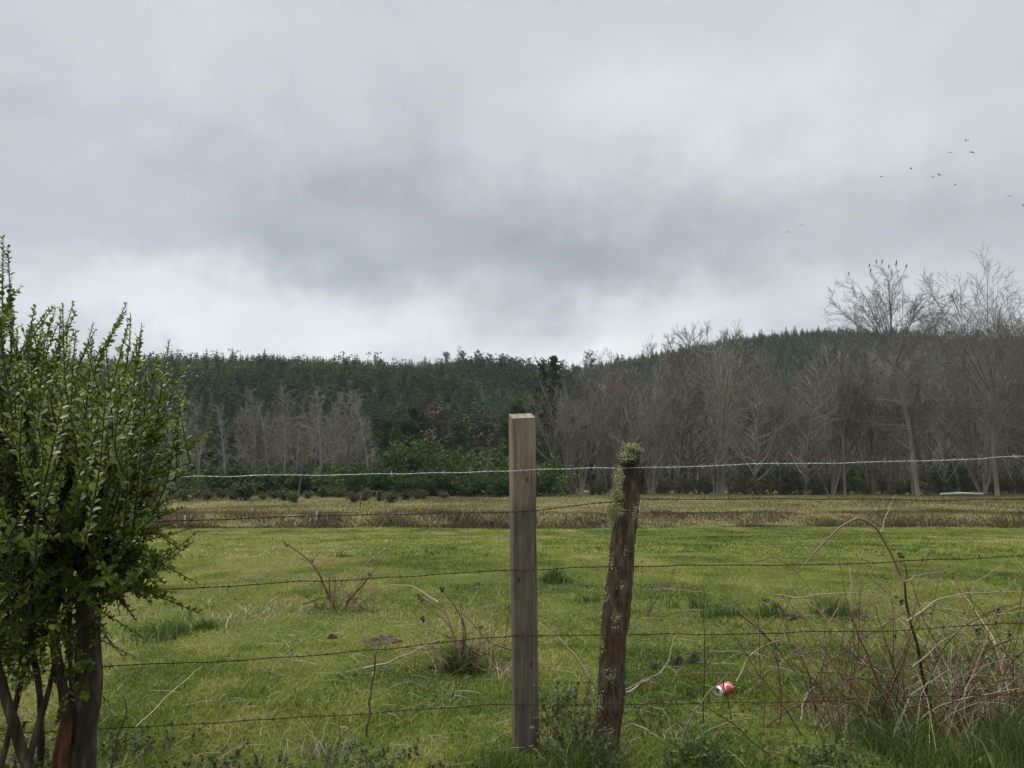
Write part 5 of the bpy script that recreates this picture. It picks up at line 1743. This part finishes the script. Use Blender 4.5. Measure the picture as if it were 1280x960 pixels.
# ------------------------------------------------------------------ sky, sun, air
def build_world():
    w = bpy.data.worlds.new('World'); scene.world = w; w.use_nodes = True
    nt = w.node_tree; nt.nodes.clear()
    out = nt.nodes.new('ShaderNodeOutputWorld')
    sky = N(nt, 'ShaderNodeTexSky', sky_type='NISHITA', sun_disc=False)
    sky.sun_elevation = R(48); sky.sun_rotation = R(-65)
    bg1 = N(nt, 'ShaderNodeBackground', i_Strength=.1); nt.links.new(sky.outputs[0], bg1.inputs[0])
    tc = N(nt, 'ShaderNodeTexCoord')
    sep = N(nt, 'ShaderNodeSeparateXYZ'); nt.links.new(tc.outputs['Generated'], sep.inputs[0])
    el = math_(nt, 'MULTIPLY', math_(nt, 'ARCSINE', sep.outputs[2]), 57.2958)
    az = math_(nt, 'MULTIPLY', math_(nt, 'ARCTAN2', sep.outputs[0], sep.outputs[1]), 57.2958)
    # cloud base seen as a flat layer overhead
    den = math_(nt, 'MAXIMUM', math_(nt, 'ADD', sep.outputs[2], .18), .05)
    cx = math_(nt, 'DIVIDE', sep.outputs[0], den); cy = math_(nt, 'DIVIDE', sep.outputs[1], den)
    cv = N(nt, 'ShaderNodeCombineXYZ'); nt.links.new(cx, cv.inputs[0]); nt.links.new(cy, cv.inputs[1])
    n1 = N(nt, 'ShaderNodeTexNoise', i_Scale=2.1, i_Detail=8, i_Roughness=.55, i_Distortion=.3); nt.links.new(cv.outputs[0], n1.inputs['Vector'])
    n2 = N(nt, 'ShaderNodeTexNoise', i_Scale=5.0, i_Detail=6, i_Roughness=.55); nt.links.new(tc.outputs['Generated'], n2.inputs['Vector'])
    n3 = N(nt, 'ShaderNodeTexNoise', i_Scale=3.0, i_Detail=4); nt.links.new(tc.outputs['Generated'], n3.inputs['Vector'])
    n4 = N(nt, 'ShaderNodeTexNoise', i_Scale=14.0, i_Detail=6, i_Roughness=.6); nt.links.new(tc.outputs['Generated'], n4.inputs['Vector'])
    az2 = math_(nt, 'ADD', az, math_(nt, 'MULTIPLY_ADD', n3.outputs[0], 14, -7))
    el2 = math_(nt, 'ADD', math_(nt, 'ADD', el, math_(nt, 'MULTIPLY_ADD', n2.outputs[0], 9, -4.5)), math_(nt, 'MULTIPLY_ADD', n4.outputs[0], 6.5, -3.25))
    val = math_(nt, 'ADD', BASE_SKY, math_(nt, 'MULTIPLY', math_(nt, 'SUBTRACT', n1.outputs[0], .5), .25))
    val = math_(nt, 'ADD', val, math_(nt, 'MULTIPLY', math_(nt, 'SUBTRACT', n4.outputs[0], .5), .07))
    for a0, e0, sa, se, amp in LOBES:
        da = math_(nt, 'DIVIDE', math_(nt, 'SUBTRACT', az2, a0), sa); de = math_(nt, 'DIVIDE', math_(nt, 'SUBTRACT', el2, e0), se)
        q = math_(nt, 'ADD', math_(nt, 'MULTIPLY', da, da), math_(nt, 'MULTIPLY', de, de))
        if amp > .11 and e0 < 14: q = math_(nt, 'POWER', q, 1.7)
        g = math_(nt, 'EXPONENT', math_(nt, 'MULTIPLY', q, -1.0))
        val = math_(nt, 'MULTIPLY_ADD', g, amp, val)
    zen = N(nt, 'ShaderNodeMapRange'); zen.interpolation_type = 'SMOOTHSTEP'
    nt.links.new(el, zen.inputs[0]); zen.inputs[1].default_value = 35; zen.inputs[2].default_value = 70; zen.inputs[3].default_value = 1.0; zen.inputs[4].default_value = ZEN
    val = math_(nt, 'MULTIPLY', val, zen.outputs[0])
    tint = ramp(nt, val, [(.28, (.92, .993, 1.065)), (.55, (.945, 1.0, 1.045)), (.75, (.985, 1.0, 1.005))])
    vc = N(nt, 'ShaderNodeCombineXYZ')
    for k in range(3):
        nt.links.new(val, vc.inputs[k])
    c = mixc(nt, 1.0, tint, (1, 1, 1), 'MULTIPLY')
    vm = N(nt, 'ShaderNodeVectorMath', operation='MULTIPLY'); nt.links.new(vc.outputs[0], vm.inputs[0]); nt.links.new(c, vm.inputs[1])
    bg2 = N(nt, 'ShaderNodeBackground', i_Strength=1.0); nt.links.new(vm.outputs[0], bg2.inputs[0])
    mx = N(nt, 'ShaderNodeMixShader', i_0=.94)
    nt.links.new(bg1.outputs[0], mx.inputs[1]); nt.links.new(bg2.outputs[0], mx.inputs[2])
    nt.links.new(mx.outputs[0], out.inputs[0])


BASE_SKY = .468
ZEN = 5.6
LOBES = [(-15, 11.0, 13, 3.6, .17), (-33, 10.8, 14, 3.0, .10), (2, 9.0, 9, 2.8, .13), (10, 11.0, 8, 3.4, .12), (22, 12.5, 10, 2.6, .08),
         (-12, 19.0, 20, 4.6, -.10), (8, 19.0, 14, 4.5, -.04), (14, 27.5, 12, 6.0, .12), (28, 22, 14, 8, .04), (-20, 36, 25, 8, .05), (6, 15.5, 9, 2.4, -.08), (24, 16.5, 12, 3, -.06)]
build_world()

sun = bpy.data.lights.new('sun', 'SUN'); sun.energy = 1.5; sun.angle = R(25); sun.color = (1, .97, .92)
so = bpy.data.objects.new('sun', sun); COL.objects.link(so)
sd = Vector((math.sin(R(-65)) * math.cos(R(48)), math.cos(R(-65)) * math.cos(R(48)), math.sin(R(48))))
so.rotation_euler = (-sd).to_track_quat('-Z', 'Y').to_euler(); so.location = (0, 0, 30)

HAZE = 0.00018
if HAZE:
    m, nt, out = newmat('valley_air')
    pv = N(nt, 'ShaderNodeVolumePrincipled'); pv.inputs['Color'].default_value = (.80, .88, .95, 1); pv.inputs['Density'].default_value = HAZE
    pv.inputs['Anisotropy'].default_value = .2
    nt.links.new(pv.outputs[0], out.inputs['Volume'])
    mb = MB()
    x0, x1, y0, y1, z0, z1 = -1250, 1250, -80, 900, -6, 92
    V = [(x, y, z) for z in (z0, z1) for y in (y0, y1) for x in (x0, x1)]
    mb.add(V, [[0, 2, 3, 1], [4, 5, 7, 6], [0, 1, 5, 4], [2, 6, 7, 3], [0, 4, 6, 2], [1, 3, 7, 5]])
    tag(obj('haze', mb, m), 'thin grey haze hanging over the valley', 'haze', kind='stuff')

cam = bpy.data.cameras.new('camera'); co = bpy.data.objects.new('camera', cam); COL.objects.link(co)
cam.sensor_width = 36.0; cam.lens = F / 1280.0 * 36.0; cam.clip_start = .05; cam.clip_end = 9000
co.location = tuple(EYE); co.rotation_euler = (math.pi / 2 + TH, 0, 0)
scene.camera = co

scene.view_settings.view_transform = 'Standard'; scene.view_settings.look = 'None'
scene.view_settings.exposure = 0.38; scene.view_settings.gamma = 1.0; scene.view_settings.use_curve_mapping = False
scene.render.engine = 'CYCLES'
cy_ = scene.cycles
cy_.max_bounces = 6; cy_.diffuse_bounces = 3; cy_.glossy_bounces = 2; cy_.transmission_bounces = 3; cy_.volume_bounces = 0; cy_.transparent_max_bounces = 4
cy_.use_denoising = True
cy_.volume_max_steps = 32
scene.render.use_persistent_data = False
